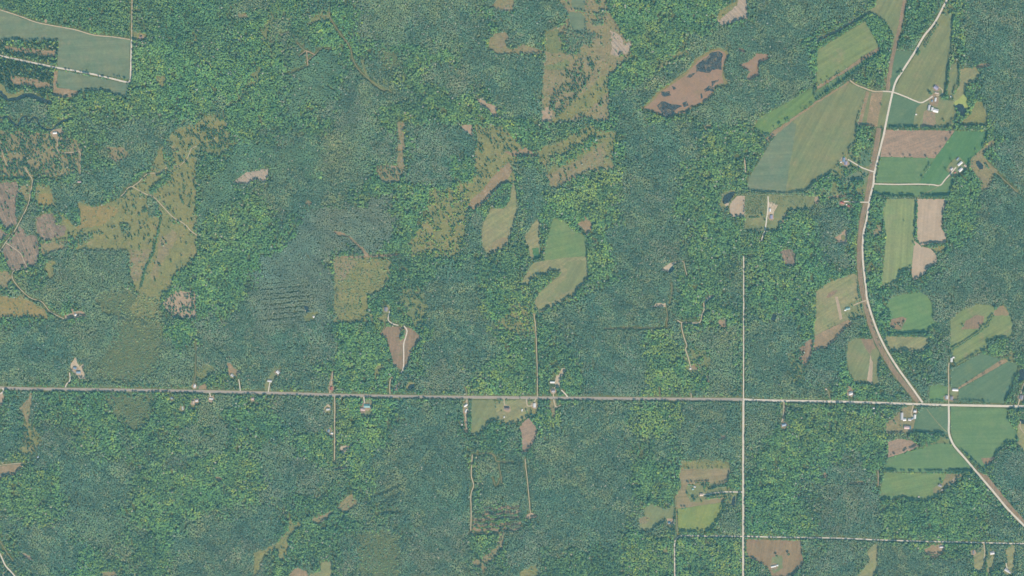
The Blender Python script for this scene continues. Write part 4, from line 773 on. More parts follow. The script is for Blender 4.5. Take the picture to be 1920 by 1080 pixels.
Z(P(2, 1, '200,490 300,350 520,240 740,195 830,260 800,400 770,560 720,700 750,830 740,990 590,990 575,720 600,560 400,570'), YELL)
Z(P(2, 1, '830,-100 1400,-100 1250,300 1230,560 1400,640 1250,800 1100,920 750,980 720,700 780,520 830,300'), FINE)
Z(P(2, 1, '980,400 1230,350 1230,520 1000,540'), GREY); Z(P(2, 1, '900,740 1250,720 1300,1100 1230,1100 1220,860 1000,850'), GREY)
Z(P(2, 1, '1250,300 1400,200 1550,160 1720,180 1750,340 1600,380 1560,500 1740,560 1740,830 1500,850 1280,720 1400,560 1240,560'), STRONG)
Z(P(2, 1, '1250,290 1500,180 1545,240 1330,360'), YELL); Z(P(2, 1, '1385,420 1490,430 1420,505'), YELL)
Z(P(1, 1, '1000,920 1300,880 1560,860 1700,860 1840,830 1990,640 2000,1000 1800,1250 1700,1120 1560,1000 1300,1020 1100,1330 860,1330 840,1180 980,1080'), BROAD)
Z(P(1, 1, '1300,960 1600,880 1680,1080 1720,1350 1600,1600 1560,1880 1180,1880 1250,1480 1290,1300 1260,1080'), FINE)
Z(P(1, 1, '1200,1880 1250,1500 1500,1400 1560,1800 1560,1880'), GREY)
Z(P(1, 1, '1700,1100 2000,980 2100,1250 2120,1450 1900,1460 1720,1300'), YELL)
# highway band
Z(P(0, 2, '-460,240 700,240 1000,250 1480,260 1480,740 -460,730'), OLIVE); Z(P(0, 2, '-460,240 440,240 680,400 640,560 300,640 -460,600'), FINE)
Z(P(0, 2, '1210,240 1480,230 1470,420 1300,430'), STRONG); Z(P(0, 2, '1480,230 1760,100 1920,0 1930,240 1700,560 1480,720'), GREY); Z(P(0, 2, '1470,20 1800,0 1700,200 1480,240'), STRONG)
Z(P(1, 2, '-240,380 240,260 420,330 200,560 580,600 580,790 -240,770'), FINE); Z(P(1, 2, '0,320 300,260 590,270 560,560 320,600 60,640'), GREY)
Z(P(1, 2, '590,275 740,270 850,100 960,220 940,340 1000,450 1030,580 1080,660 1000,790 590,790'), STRONG)
Z(P(1, 2, '610,520 1000,680 1000,790 600,790'), STRONG)
Z(P(1, 2, '840,0 1080,-50 1080,160 1000,240 860,180'), BROAD)
Z(P(1, 2, '1590,620 1760,600 1920,590 2480,560 2420,800 2100,820 1590,808'), YELL)
Z(P(1, 2, '600,820 1030,820 1020,960 980,1080 1000,1300 860,1480 760,1400 600,1300'), YELL); Z(P(1, 2, '860,960 1100,880 1250,1000 1000,1100'), BROAD)
Z(P(1, 2, '120,810 580,815 580,1080 200,1080'), GREY); Z(P(1, 2, '1030,830 1570,830 1560,1400 1600,1700 1100,1800 1000,1300 1050,1000'), FINE)
Z(P(2, 2, '200,200 340,300 500,550 560,700 420,800 200,800 190,400'), BROAD); Z(P(2, 2, '360,620 560,560 500,760 380,810'), YELL)
Z(P(2, 2, '500,0 1200,-100 1230,120 1020,560 1010,800 960,815 480,815 560,640 420,350 250,180'), FINE); Z(P(2, 2, '540,520 880,480 980,815 480,815'), GREY)
Z(P(2, 2, '1020,340 1200,330 1320,520 1480,660 1480,760 1300,810 960,815 1020,640'), YELL); Z(P(2, 2, '1280,300 1540,280 1720,320 1720,820 1480,820 1460,600 1340,460'), OLIVE)
Z(P(2, 2, '1745,240 2080,200 2180,400 2120,800 1745,815'), FINE); Z(P(2, 2, '2240,420 2480,300 2540,560 2340,800 2200,640'), GREY)
Z(P(2, 2, '200,840 930,850 900,1200 700,1700 200,1300'), FINE); Z(P(2, 2, '180,900 340,930 320,1060 200,1080'), YELL); Z(P(2, 2, '920,860 1280,850 1300,1080 1080,1100 860,1060'), YELL)
Z(P(2, 2, '1280,850 1720,850 1720,1240 1300,1200'), FINE); Z(P(2, 2, '1740,850 2020,860 2030,1080 1900,1200 1740,1200'), OLIVE)
Z(P(3, 2, '150,870 780,870 880,960 900,1150 880,1360 320,1440 -60,1400 0,1080'), STRONG); Z(P(3, 2, '200,960 560,920 500,1200 150,1200'), YELL)
# southern band
Z(P(0, 3, '-460,40 120,-30 170,0 150,180 -460,240'), FINE); Z(P(0, 3, '1100,300 1920,100 1920,480 1500,640 1100,700 900,560'), STRONG); Z(P(0, 3, '0,340 500,250 560,520 300,700 0,600'), STRONG)
Z(P(0, 3, '400,180 1000,180 1000,500 700,620 500,560'), FINE); Z(P(0, 3, '150,700 560,680 620,1000 300,1150 150,1000'), FINE); Z(P(0, 3, '1300,760 2100,560 2000,1200 1250,1200'), FINE); Z(P(0, 3, '1650,880 1960,820 1960,1180 1600,1180'), GREY)
Z(P(1, 3, '60,280 400,160 560,420 220,560 0,560'), GREY); Z(P(1, 3, '-100,120 300,20 380,160 100,280'), OLIVE); Z(P(1, 3, '330,420 620,430 640,520 340,640'), BROAD)
Z(P(1, 3, '420,720 620,600 760,720 740,1100 580,1180 560,960 400,1000 250,1000 260,880'), BROAD); Z(P(1, 3, '620,800 740,760 780,1180 640,1180'), GREY)
Z(P(1, 3, '830,150 1620,60 1610,760 1400,620 1300,820 1090,740 1080,560 900,560'), FINE); Z(P(1, 3, '1380,560 1600,760 1600,960 1400,1160 1100,1160 1100,820'), GREY); Z(P(1, 3, '1500,-150 2000,-180 2000,140 1660,140'), BROAD)
Z(P(1, 3, '1640,180 2020,200 2020,560 1640,560'), FINE)
Z(P(2, 3, '-30,-60 70,0 100,200 120,600 60,700 -100,500'), FINE); Z(P(2, 3, '190,0 480,100 380,300 180,240'), OLIVE); Z(P(2, 3, '140,250 880,200 900,700 640,900 200,900 180,640'), FINE)
Z(P(2, 3, '860,140 1250,220 1240,560 1000,560 880,460'), STRONG); Z(P(2, 3, '-60,680 250,740 320,1180 -60,1180'), GREY); Z(P(2, 3, '240,900 720,860 860,1180 240,1180'), BROAD)
Z(P(2, 3, '850,780 1210,790 1210,1180 800,1180'), YELL); Z(P(2, 3, '1235,800 1720,800 1720,1180 1235,1180'), YELL); Z(P(2, 3, '1480,750 1720,480 1720,770'), OLIVE)
Z(P(2, 3, '1745,340 2060,380 2240,560 2230,770 1745,770'), STRONG)
Z(P(3, 3, '360,560 430,380 830,400 835,790 420,785'), GREY); Z(P(3, 3, '330,240 500,190 720,210 820,390 440,380'), GREY); Z(P(3, 3, '830,520 1200,520 1480,330 1560,340 1700,560 1600,820 840,800'), STRONG)
Z(P(3, 3, '1600,440 1990,800 1990,840 1640,820'), FINE); Z(P(3, 3, '1650,330 1830,70 2060,180 2060,720 1900,620'), GREY); Z(P(3, 3, '270,820 740,830 700,1000 600,1180 300,1180'), OLIVE); Z(P(3, 3, '350,850 640,860 560,1080 360,1080'), GREY)
Z(P(3, 3, '830,840 1180,840 1200,960 1500,960 1520,1180 830,1180'), FINE)

# groves that stand inside open land: clear the open flag again
def G(poly, t, amp=1.5):
    pts = rough(poly, amp); fill(pts, OPEN, False); fill(pts, SOFT, 0); fill(pts, SCAT, 0); fill(pts, ZONE, t)
G(P(0, 1, '400,330 600,285 900,330 900,395 850,425 690,478 640,415 580,440 612,605 545,560 440,460'), FINE, 1)
G(P(0, 1, '260,472 400,460 475,590 430,602 400,512 330,522 260,552'), BROAD, 1)
G(P(0, 1, '1105,380 1140,400 1200,410 1205,550 1120,552'), FINE, 1)
G(P(0, 1, '1225,-60 1290,20 1300,170 1260,290 1190,340 1140,385 1120,360 1220,260 1235,120'), BROAD, 2)
G(P(0, 1, '900,600 960,600 970,650 920,660'), BROAD, 1); G(P(0, 1, '480,720 700,680 690,700 560,790 480,760'), BROAD, 1.5)
G(P(2, 0, '350,270 420,203 480,240 552,270 640,248 605,310 520,350 512,407 380,402 380,360'), FINE, 1)
for s in ('610,102 700,80 694,122 612,127', '600,165 692,153 692,187 620,197', '615,-20 660,-20 655,42 620,32', '795,410 830,398 832,420 800,432'):
    G(P(2, 0, s), FINE, .4)
G(P(2, 1, '30,100 80,92 220,100 215,122 60,125'), BROAD, .6); G(P(2, 1, '95,62 110,62 160,95 140,100'), BROAD, .4)
G(P(2, 1, '260,170 300,110 400,70 470,20 560,-20 640,-60 620,0 500,90 400,150 290,190'), YELL, 2)
G(P(1, 1, '1690,465 1780,370 1850,300 1905,300 1910,350 1880,470 1760,485 1720,500'), FINE, 1)
G(P(2, 1, '108,1062 170,990 260,980 350,960 352,990 240,1062 180,1100'), BROAD, 1)
G(P(2, 1, '210,640 300,590 280,660 250,780 240,860 208,860'), BROAD, .8)
G(P(1, 2, '1085,320 1110,305 1122,350 1108,415 1085,395'), BROAD, .6)
G(P(3, 1, '270,380 330,330 380,260 440,240 530,250 480,300 470,380 380,390'), STRONG, 2); G(P(3, 1, '520,330 560,290 640,270 720,270 720,300 640,360 540,360'), BROAD, 1.5)
G(P(3, 1, '650,-20 790,-20 780,30 690,40 680,100 640,90'), STRONG, 1.5); G(P(3, 1, '560,190 640,180 660,200 590,240'), BROAD, 1)
G(P(3, 2, '1640,440 1640,400 1720,372 1800,380 1830,400 1800,500 1700,505 1635,490'), STRONG, 1)
G(P(3, 2, '850,230 880,155 915,180 930,230 905,262 900,310 860,300'), STRONG, 1); G(P(3, 3, '1065,5 1270,15 1270,60 1160,125 1100,70'), STRONG, 1.5)
G(P(2, 0, '1390,260 1370,380 1480,470'), BROAD) if False else None

# scattered trees on open land: polygon, density per coarse cell, kind (0 dark, 1 yellowish, 2 shrub)
def SC(poly, den, t=0): fill(poly, SCAT, den); fill(poly, STYP, t)
SC(P(0, 0, '1300,860 1800,860 1800,1090 1290,1090'), .30)
SC(P(0, 0, '40,340 430,380 415,440 60,380'), .3); SC(P(0, 0, '80,565 400,640 390,662 80,620'), .25); SC(P(0, 0, '30,990 220,1010 200,1090 30,1090'), .3)
SC(P(0, 1, '900,330 1480,-60 1480,500 1300,500 1200,420'), .16); SC(P(0, 1, '880,390 1110,380 1120,550 900,520'), .32)
SC(P(0, 1, '700,600 1200,560 1160,800 860,800 700,680'), .14); SC(P(0, 1, '280,680 700,640 700,800 300,860'), .18); SC(P(0, 1, '1200,560 1480,560 1480,900 1280,1030 1140,1030'), .04)
SC(P(0, 1, '800,20 980,20 980,140 800,140'), .3); SC(P(0, 1, '-60,280 300,600 300,940 0,940'), .05); SC(P(0, 1, '570,700 960,720 960,800 590,790'), .12, 2)
SC(P(0, 2, '1215,110 1330,20 1470,30 1475,225 1290,225'), .62); SC(P(0, 2, '690,40 1000,0 1210,100 1205,230 980,250'), .7, 2); SC(P(0, 2, '760,790 1210,792 1090,1060 860,960'), .7, 2); SC(P(0, 2, '900,255 1200,245 1240,420 1180,640 1000,725 760,705 720,560 850,400'), .78, 2); SC(P(0, 2, '1470,570 1620,570 1560,690 1470,690'), .7, 2)
SC(P(0, 3, '160,-60 320,-60 320,190 150,190'), .4)
SC(P(1, 0, '905,370 1110,370 1110,560 930,560'), .8, 2); SC(P(1, 1, '903,158 1112,180 1110,270 940,300'), .4)
SC(P(2, 0, '540,420 650,440 600,560 560,640 480,760 330,890 275,860 300,720 360,560 470,460'), .62); SC(P(2, 0, '500,720 640,700 640,900 480,900'), .22); SC(P(2, 0, '640,640 735,560 733,905 640,905'), .2)
SC(P(2, 0, '540,260 680,230 680,330 560,400'), .4); SC(P(2, 0, '735,700 850,700 800,820 740,860'), .4); SC(P(2, 0, '1040,420 1360,240 1360,420 1050,530'), .35)
SC(Q('889,240 945,235 960,262 935,300 905,345 889,345'), .34); SC(Q('800,355 850,350 888,332 880,396 872,425 862,482 772,482 768,458'), .5, 1); SC(Q('945,262 990,290 1060,262 1105,235 1160,250 1150,275 1050,300 1000,300 965,300'), .26); SC(Q('1020,310 1100,305 1110,322 1030,354'), .06)
SC(Q('625,481 735,487 700,600 627,607'), .5, 2); SC(Q('668,560 705,550 712,590 680,607'), .3, 1)
SC(P(1, 3, '750,750 1092,748 1092,1120 780,1120'), .9, 2); SC(P(1, 3, '1600,560 2010,520 2010,760 1600,760'), .12); SC(P(1, 3, '1600,860 1860,700 1860,1000 1690,1080'), .4); SC(P(1, 3, '160,860 250,860 240,980 180,980'), .3)
SC(P(3, 1, '295,382 420,252 562,100 650,0 795,0 735,385'), .28); SC(P(3, 1, '780,640 860,600 850,690'), .3); SC(P(3, 2, '905,262 1042,212 1000,310'), .22); SC(P(3, 2, '1700,510 1850,480 1850,560'), .3); SC(P(3, 2, '580,130 720,105 725,215 600,235'), .22)
SC(P(3, 2, '880,1000 1000,900 1090,880 1100,960 960,1090'), .05); SC(P(1, 2, '1560,830 1592,830 1590,1090 1560,1090'), .35); SC(P(1, 2, '1795,845 1870,845 1870,930 1800,930'), .2); SC(P(2, 2, '90,840 200,840 190,985 100,960'), .2); SC(P(2, 2, '270,830 345,840 330,985 290,985'), .25)
SC(P(3, 0, '1340,20 1386,40 1386,110 1296,112'), .4); SC(P(3, 1, '1530,40 1700,-60 1700,60 1560,120'), .15); SC(P(3, 1, '1670,220 1760,260 1700,330 1620,340'), .4); SC(P(1, 2, '890,570 960,570 910,710'), .2); SC(P(3, 3, '1130,60 1362,20 1362,83 1170,118'), .2); SC(P(2, 3, '1310,400 1480,385 1420,530 1310,470'), .16); SC(P(2, 3, '1600,460 1725,455 1680,560 1600,560'), .2)
SC(P(2, 0, '0,250 0,250 1,251'), .0)

SC(P(0, 1, '-60,-120 640,-60 640,200 240,270 -60,280'), .75); SC(P(0, 0, '1690,800 1880,560 1950,100 2090,100 2020,420 1850,740'), .55, 1); SC(P(0, 1, '1480,-150 1780,-40 1500,120'), .7)
SC(P(1, 2, '1080,-10 1290,10 1270,330 1120,220'), .62); SC(P(1, 2, '1805,310 1880,190 1990,110 2100,200 2100,340 1990,380'), .7, 1); SC(P(2, 2, '1270,440 1500,460 1500,620 1400,720 1290,640'), .7, 1); SC(P(3, 2, '150,420 300,420 260,760 170,760'), .65)

# ------------------------------------------------------------------ buildings
plain_mat('glass', (70, 86, 96), .15); plain_mat('door_paint', (120, 110, 104), .5); plain_mat('brick', (160, 120, 108), .85); plain_mat('metal_trim', (170, 172, 172), .4, .6)
ROOF = {'white': (236, 238, 236), 'pale': (208, 210, 212), 'grey': (152, 156, 166), 'blue': (138, 168, 190), 'lavender': (168, 170, 196), 'teal': (128, 182, 182), 'tan': (204, 188, 172), 'pink': (206, 182, 180), 'red': (178, 110, 108), 'brown': (98, 96, 98), 'deep': (70, 128, 158)}
WALL = {'white': (220, 220, 214), 'tan': (186, 174, 156), 'red': (150, 100, 94), 'grey': (160, 162, 162)}
def roofmat(c):
    key = 'roof_' + c
    if key in MAT: return MAT[key]
    m, t, N, L, bs = nodes(key)
    tc = N.new('ShaderNodeTexCoord').outputs['Object']
    f = ramp(N, L, noise(N, L, tc, .35, 6, .75), .3, .75)
    a = alb(*ROOF[c]); col = mixc(N, L, f, tuple(x * .84 for x in a), tuple(min(.85, x * 1.06) for x in a))
    L.new(col, bs.inputs['Base Color']); bs.inputs['Roughness'].default_value = .55
    wv = N.new('ShaderNodeTexWave'); wv.inputs['Scale'].default_value = 1.2; wv.bands_direction = 'X'; L.new(tc, wv.inputs['Vector'])
    bp = N.new('ShaderNodeBump'); bp.inputs['Strength'].default_value = .4; bp.inputs['Distance'].default_value = .05; L.new(wv.outputs['Fac'], bp.inputs['Height']); L.new(bp.outputs[0], bs.inputs['Normal'])
    MAT[key] = m; return m
def box(cx, cy, cz, sx, sy, sz):
    v = [(cx + a * sx / 2, cy + b * sy / 2, cz + c * sz / 2) for a in (-1, 1) for b in (-1, 1) for c in (-1, 1)]
    f = [(0, 1, 3, 2), (4, 6, 7, 5), (0, 4, 5, 1), (2, 3, 7, 6), (0, 2, 6, 4), (1, 5, 7, 3)]
    return v, f
def building(name, x, y, L, Wd, rot, roof, wall, label, cat, h=3.0, rise=None):
    rise = rise if rise else Wd * .24
    o = empty(name, W((x, y), .16), R(rot)); tag(o, label, cat)
    a, b = L / 2, Wd / 2
    v = [(-a, -b, 0), (a, -b, 0), (a, b, 0), (-a, b, 0), (-a, -b, h), (a, -b, h), (a, b, h), (-a, b, h), (-a, 0, h + rise), (a, 0, h + rise)]
    f = [(0, 1, 5, 4), (2, 3, 7, 6), (1, 2, 6, 9, 5), (3, 0, 4, 8, 7), (0, 3, 2, 1)]
    mesh_obj('wall', v, f, plain_mat('wall_' + wall, WALL[wall], .8), o)
    ov = .45; t = .14; sl = rise / b
    A, B = a + ov, b + ov; ze = h - sl * ov + .05; zr = h + rise + .05
    v = []; f = []
    for s in (-1, 1):
        k = len(v)
        v += [(-A, s * B, ze), (A, s * B, ze), (A, 0, zr), (-A, 0, zr), (-A, s * B, ze + t), (A, s * B, ze + t), (A, 0, zr + t), (-A, 0, zr + t)]
        q = [(0, 1, 2, 3), (4, 7, 6, 5), (0, 4, 5, 1), (0, 3, 7, 4), (1, 5, 6, 2)]
        if s < 0: q = [tuple(reversed(p)) for p in q]
        f += [tuple(k + i for i in p) for p in q]
    rf = mesh_obj('roof', v, f, roofmat(roof), o)
    bv, bf = box(0, 0, zr + t + .02, 2 * A, .4, .12)
    mesh_obj('ridge_cap', bv, bf, roofmat(roof), rf)
    home = cat in ('house', 'cabin', 'mobile home')
    if home:
        bv, bf = box(a * .45, b * .3, zr - .2, .7, .7, 1.9)
        mesh_obj('chimney', bv, bf, MAT['brick'], rf)
    dw, dh = (1.0, 2.1) if home else (min(3.6, L * .35), min(2.7, h - .2))
    bv, bf = box(-a * .2, -b - .03, dh / 2, dw, .08, dh); dr = mesh_obj('door', bv, bf, MAT['door_paint'], o)
    bv, bf = box(-a * .2 + dw * .38, -b - .1, 1.0, .12, .08, .12); mesh_obj('handle', bv, bf, MAT['metal_trim'], dr)
    for sx in ((-.65, .3, .7) if home else (-.72, .6)):
        for sy in (-1, 1):
            bv, bf = box(sx * a, sy * (b + .03), 1.6, 1.1, .07, 1.0); wn = mesh_obj('window', bv, bf, MAT['glass'], o)
            bv, bf = box(sx * a, sy * (b + .05), 1.06, 1.3, .14, .08); mesh_obj('sill', bv, bf, MAT['metal_trim'], wn)
    r = math.hypot(L, Wd) / 2 / S * .9 + 1.0
    fill_line([(x - .2, y), (x + .2, y)], r + .5, KEEP, True)
    # a clear, lit strip on the sunny side
    fill_line([(x, y + r + 1), (x, y + r + 2.2)], r * .8, KEEP, True)
    return o
B = [
 ('farm_house', 1755, 164.6, 15, 11, -35, 'lavender', 'white', 'grey-lavender roofed farmhouse inside the curled drive', 'house', 5.2),
 ('shed', 1756.3, 174.6, 14, 5, -12, 'tan', 'tan', 'long tan shed just below the grey-lavender farmhouse', 'shed', 3),
 ('barn', 1753.8, 187, 13, 6, 82, 'white', 'white', 'upright white barn nearest the dusty yard in the north-east', 'barn', 4),
 ('shed', 1747.4, 189.3, 6, 5, 80, 'blue', 'white', 'small bluish shed left of the upright white barn', 'shed', 3),
 ('barn', 1741.6, 202, 19, 7, 78, 'pale', 'grey', 'pale upright barn forming the left arm of the H-shaped barns', 'barn', 5),
 ('barn', 1747.3, 204.6, 12, 7, 75, 'white', 'white', 'white barn forming the right arm of the H-shaped barns', 'barn', 5),
 ('barn', 1754, 207.6, 18, 12, -12, 'white', 'white', 'broad white barn at the lower right of the north-east farm', 'barn', 5),
 ('shed', 1717.6, 214.7, 5, 4, 0, 'white', 'white', 'tiny white hut on the left side of the north-east farm lot', 'shed', 2.6),
 ('shed', 1782.6, 181, 4, 4, 20, 'white', 'white', 'tiny white hut between the farm and the algae pond', 'shed', 2.6),
 ('shed', 1443.8, 394.2, 11, 6, 85, 'white', 'white', 'white workshop on the sand yard of the tree nursery', 'shed', 3.5),
 ('house', 1446, 407, 12, 9, 84, 'lavender', 'white', 'lavender-roofed house below the nursery sand yard', 'house', 3.4),
 ('barn', 1690.8, 780.4, 25, 8.5, 90, 'pale', 'white', 'long upright white barn of the farm below the gravel road', 'barn', 5),
 ('barn', 1695.6, 786.8, 11, 8, 5, 'white', 'white', 'square white barn at the foot of the long upright barn', 'barn', 4.5),
 ('shed', 1705.6, 786.8, 11, 8, -10, 'pale', 'grey', 'grey-white shed in the middle of the farm below the gravel road', 'shed', 3.4),
 ('shed', 1710.6, 784.8, 5, 6, 0, 'blue', 'white', 'small bluish shed beside the grey-white farm shed', 'shed', 3),
 ('farm_house', 1715.4, 770.8, 9, 8.5, 0, 'pale', 'white', 'white farmhouse at the drive below the gravel road', 'house', 4.6),
 ('barn', 1715, 781.2, 14, 8, 84, 'white', 'white', 'upright white barn right of the farm drive', 'barn', 4.5),
 ('barn', 1699.8, 801.3, 18, 11, -3, 'pink', 'white', 'large pinkish-roofed barn standing apart at the foot of the farm', 'barn', 5.5),
 ('shed', 1706, 801.8, 11, 5.5, 86, 'deep', 'white', 'deep blue roofed shed against the pinkish barn', 'shed', 4),
 ('shed', 1035.8, 716.6, 16, 6.5, -2, 'white', 'white', 'bright white long shed beside the sandy farmyard at the centre', 'shed', 4),
 ('house', 1037.5, 732.6, 11, 10, 0, 'grey', 'white', 'grey-roofed house between the sandy farmyard and the highway', 'house', 3.6),
 ('house', 1002, 760, 14, 8, 88, 'white', 'white', 'white-roofed house on the U-shaped drive below the highway', 'house', 3.4),
 ('house', 950.6, 765.4, 16, 10, -4, 'brown', 'tan', 'dark brown roofed house on the olive lot below the highway', 'house', 3.8),
 ('shed', 978.8, 769, 7, 4, 80, 'white', 'white', 'small white shed at the tree edge right of the olive house lot', 'shed', 2.8),
 ('mobile_home', 873.2, 760, 14, 6, 32, 'white', 'white', 'tilted white mobile home left of the square hay field', 'mobile home', 3),
 ('mobile_home', 873.8, 770, 12, 5, 66, 'white', 'white', 'steeply tilted white mobile home left of the square hay field', 'mobile home', 3),
 ('shed', 945.2, 782, 4.5, 4, 80, 'white', 'white', 'tiny white hut at the south end of the olive house lot', 'shed', 2.6),
 ('shed', 866.4, 796.4, 6, 4, 85, 'white', 'white', 'small white hut at the south end of the strip of yards', 'shed', 2.6),
 ('house', 621.3, 728.2, 11, 7, 85, 'red', 'tan', 'red-roofed house above the highway at the southern lane', 'house', 3.4),
 ('house', 615.2, 767.4, 12, 6.5, 5, 'pale', 'white', 'pale house on the sandy yard left of the southern lane', 'house', 3.4),
 ('house', 688.3, 761.2, 20, 11, 0, 'teal', 'white', 'large teal-roofed building on the green lot below the highway', 'house', 4),
 ('house', 680.4, 767.6, 15, 9, -8, 'pink', 'white', 'pinkish house left of the large teal roof', 'house', 3.6),
 ('barn', 1799.6, 307, 19, 8, 40, 'white', 'white', 'upper diagonal white barn of the eastern farm', 'barn', 5),
 ('barn', 1800.8, 318.4, 15, 9, 42, 'white', 'white', 'lower diagonal white barn of the eastern farm', 'barn', 5),
 ('shed', 1809.8, 310.8, 10, 6, -35, 'tan', 'tan', 'tan shed at the eastern end of the eastern farm', 'shed', 3),
 ('farm_house', 1783.8, 317, 9, 7, 40, 'pale', 'white', 'farmhouse hidden in trees on the left of the eastern farm', 'house', 4.6),
 ('shed', 1795.2, 298, 11, 5, 48, 'blue', 'grey', 'bluish shed in the trees at the top of the eastern farm', 'shed', 3.4),
 ('shed', 1790.6, 323.4, 5, 5, 10, 'red', 'red', 'small red shed below the drive end of the eastern farm', 'shed', 2.8),
 ('house', 1582, 299.8, 14, 8.5, 88, 'blue', 'white', 'upper of two blue-white houses left of the curved road', 'house', 3.6),
 ('house', 1585.9, 306, 12, 9.5, 84, 'lavender', 'white', 'lower of two blue-white houses left of the curved road', 'house', 3.6),
 ('shed', 1576.7, 304, 4, 4, 0, 'white', 'white', 'tiny white hut left of the two blue-white houses', 'shed', 2.4),
 ('house', 1860, 1036.7, 14, 10, 10, 'pale', 'white', 'pale house above the middle southern lawn', 'house', 3.6),
 ('mobile_home', 1825, 1035.5, 12, 4.4, 88, 'grey', 'grey', 'grey trailer in the trees left of the western southern lawn', 'mobile home', 3),
 ('house', 1887.5, 1069.3, 16, 9, -30, 'pale', 'white', 'pale house at the foot of the eastern southern lawn', 'house', 3.6),
 ('shed', 1893, 1073.4, 7, 5, -30, 'pale', 'white', 'pale shed at the bottom corner of the eastern southern lawn', 'shed', 3),
 ('shed', 1783.8, 675, 14, 7, 86, 'white', 'white', 'white shed at the left tip of the curved olive hayfield', 'shed', 4),
 ('shed', 1787.6, 670, 6, 5, 0, 'white', 'white', 'small white shed above the one at the left tip of the curved hayfield', 'shed', 3),
 ('barn', 1790.8, 731, 20, 8, -3, 'white', 'white', 'long white shed standing alone below the dark blue-green field', 'barn', 4.5),
 ('farm_house', 1775, 745, 12, 8, 85, 'pale', 'white', 'white farmhouse left of the thin lane at the T junction', 'house', 4.6),
 ('house', 1783.8, 746.4, 11, 9, 86, 'grey', 'grey', 'grey house right of the thin lane at the T junction', 'house', 3.8),
 ('house', 1589.4, 578.6, 15, 8, 8, 'teal', 'white', 'teal-roofed house beside the striped olive hay field', 'house', 3.4),
 ('shed', 1584.6, 581.6, 6, 5, 0, 'white', 'white', 'small white shed left of the teal-roofed house', 'shed', 2.8),
 ('house', 1595, 737.6, 13, 11, 20, 'pale', 'tan', 'tan-walled house in the round clearing above the gravel road', 'house', 3.6),
 ('cabin', 1470, 796.4, 15, 9, 15, 'blue', 'grey', 'bluish cabin at the end of the short drive below the gravel road', 'cabin', 3.4),
 ('shed', 1548.8, 729.4, 5, 4, 0, 'tan', 'tan', 'tiny tan hut at the end of the bent forest drive', 'shed', 2.6),
 ('shed', 1638, 765.2, 6, 5, 10, 'pale', 'grey', 'small pale hut in the woods below the gravel road', 'shed', 2.8),
 ('house', 1915, 745, 14, 12, 80, 'grey', 'grey', 'grey house touching the eastern edge', 'house', 3.8),
 ('house', 1578.8, 380, 12, 7, -15, 'red', 'white', 'reddish-roofed house at the end of the short straight drive', 'house', 3.2),
 ('shed', 1591.2, 386.2, 8, 5, -30, 'red', 'white', 'small reddish shed below the reddish-roofed house', 'shed', 2.8),
 ('shed', 1587, 383.6, 4, 4, 0, 'white', 'white', 'tiny white hut between two reddish roofs', 'shed', 2.6),
 ('cabin', 103.2, 249.2, 14, 7, 8, 'white', 'white', 'white cabin in the sandy pink clearing in the west', 'cabin', 3.2),
 ('cabin', 264.5, 68.8, 8, 7, 0, 'brown', 'tan', 'dark little cabin on the square lawn by the north-west lane', 'cabin', 3.2),
 ('shed', 149, 341, 12, 4.5, 0, 'pink', 'tan', 'pinkish trailer at the end of the stepped western lane', 'shed', 2.8),
 ('shed', 142, 590, 7, 7, 20, 'white', 'white', 'white shed on the ragged bare yard in the west', 'shed', 3),
 ('house', 141, 690, 10, 8, -20, 'blue', 'white', 'upper bluish house on the bright sandy homestead', 'house', 3.4),
 ('barn', 147.5, 698, 14, 8, 0, 'blue', 'grey', 'lower blue-grey barn on the bright sandy homestead', 'barn', 4.4),
 ('cabin', 365, 723.8, 10, 7, 80, 'white', 'tan', 'white cabin tight against the highway on its north side', 'cabin', 3),
 ('cabin', 435.6, 703.8, 10, 8, -40, 'pale', 'white', 'pale cabin in the tan clearing north of the highway', 'cabin', 3),
 ('cabin', 368.8, 751, 9, 7, 10, 'pale', 'white', 'right one of two pale cabins below the highway in the west', 'cabin', 3),
 ('cabin', 362.6, 754.4, 9, 7, 85, 'tan', 'tan', 'left one of two pale cabins below the highway in the west', 'cabin', 3),
 ('mobile_home', 396, 747.6, 13, 4.4, -5, 'white', 'white', 'white mobile home right of the two pale cabins', 'mobile home', 2.8),
 ('cabin', 322.6, 746.2, 7, 6, 0, 'blue', 'grey', 'small bluish cabin at the tree edge below the highway', 'cabin', 3),
 ('mobile_home', 342.6, 765.2, 13, 4, 100, 'pale', 'white', 'upright pale trailer deep in the trees below the highway', 'mobile home', 2.8),
 ('cabin', 473.8, 747.6, 8, 6, 0, 'pink', 'tan', 'pinkish cabin below the highway right of the mobile home', 'cabin', 3),
 ('house', 723.8, 580, 14, 11, 85, 'grey', 'white', 'grey hilltop house at the end of the white bent drive', 'house', 4.2),
 ('shed', 588.2, 593.8, 6, 5, 20, 'white', 'white', 'white shed on the lawn beside the small black pond', 'shed', 2.8),
 ('house', 521.2, 698, 11, 9, -40, 'white', 'white', 'white building at the top of the slanted lawn above the highway', 'house', 3.4),
 ('barn', 505.8, 714.2, 15, 7, -8, 'pale', 'white', 'pale long building at the foot of the slanted lawn', 'barn', 3.8),
 ('cabin', 616.2, 807.6, 9, 7, 80, 'blue', 'white', 'bluish cabin on the pale yard by the southern lane', 'cabin', 3),
 ('shed', 622.6, 812.4, 8, 5, 0, 'white', 'white', 'white shed nearest the southern lane above the sand pit', 'shed', 2.8),
 ('shed', 1294.6, 691.2, 6, 5, 0, 'white', 'white', 'white shed in the tan clearing at the end of a forest track', 'shed', 2.8),
 ('farm_house', 1315, 927.2, 11, 9, 0, 'tan', 'white', 'farmhouse at the end of the white drive in the tan striped field', 'house', 4.4),
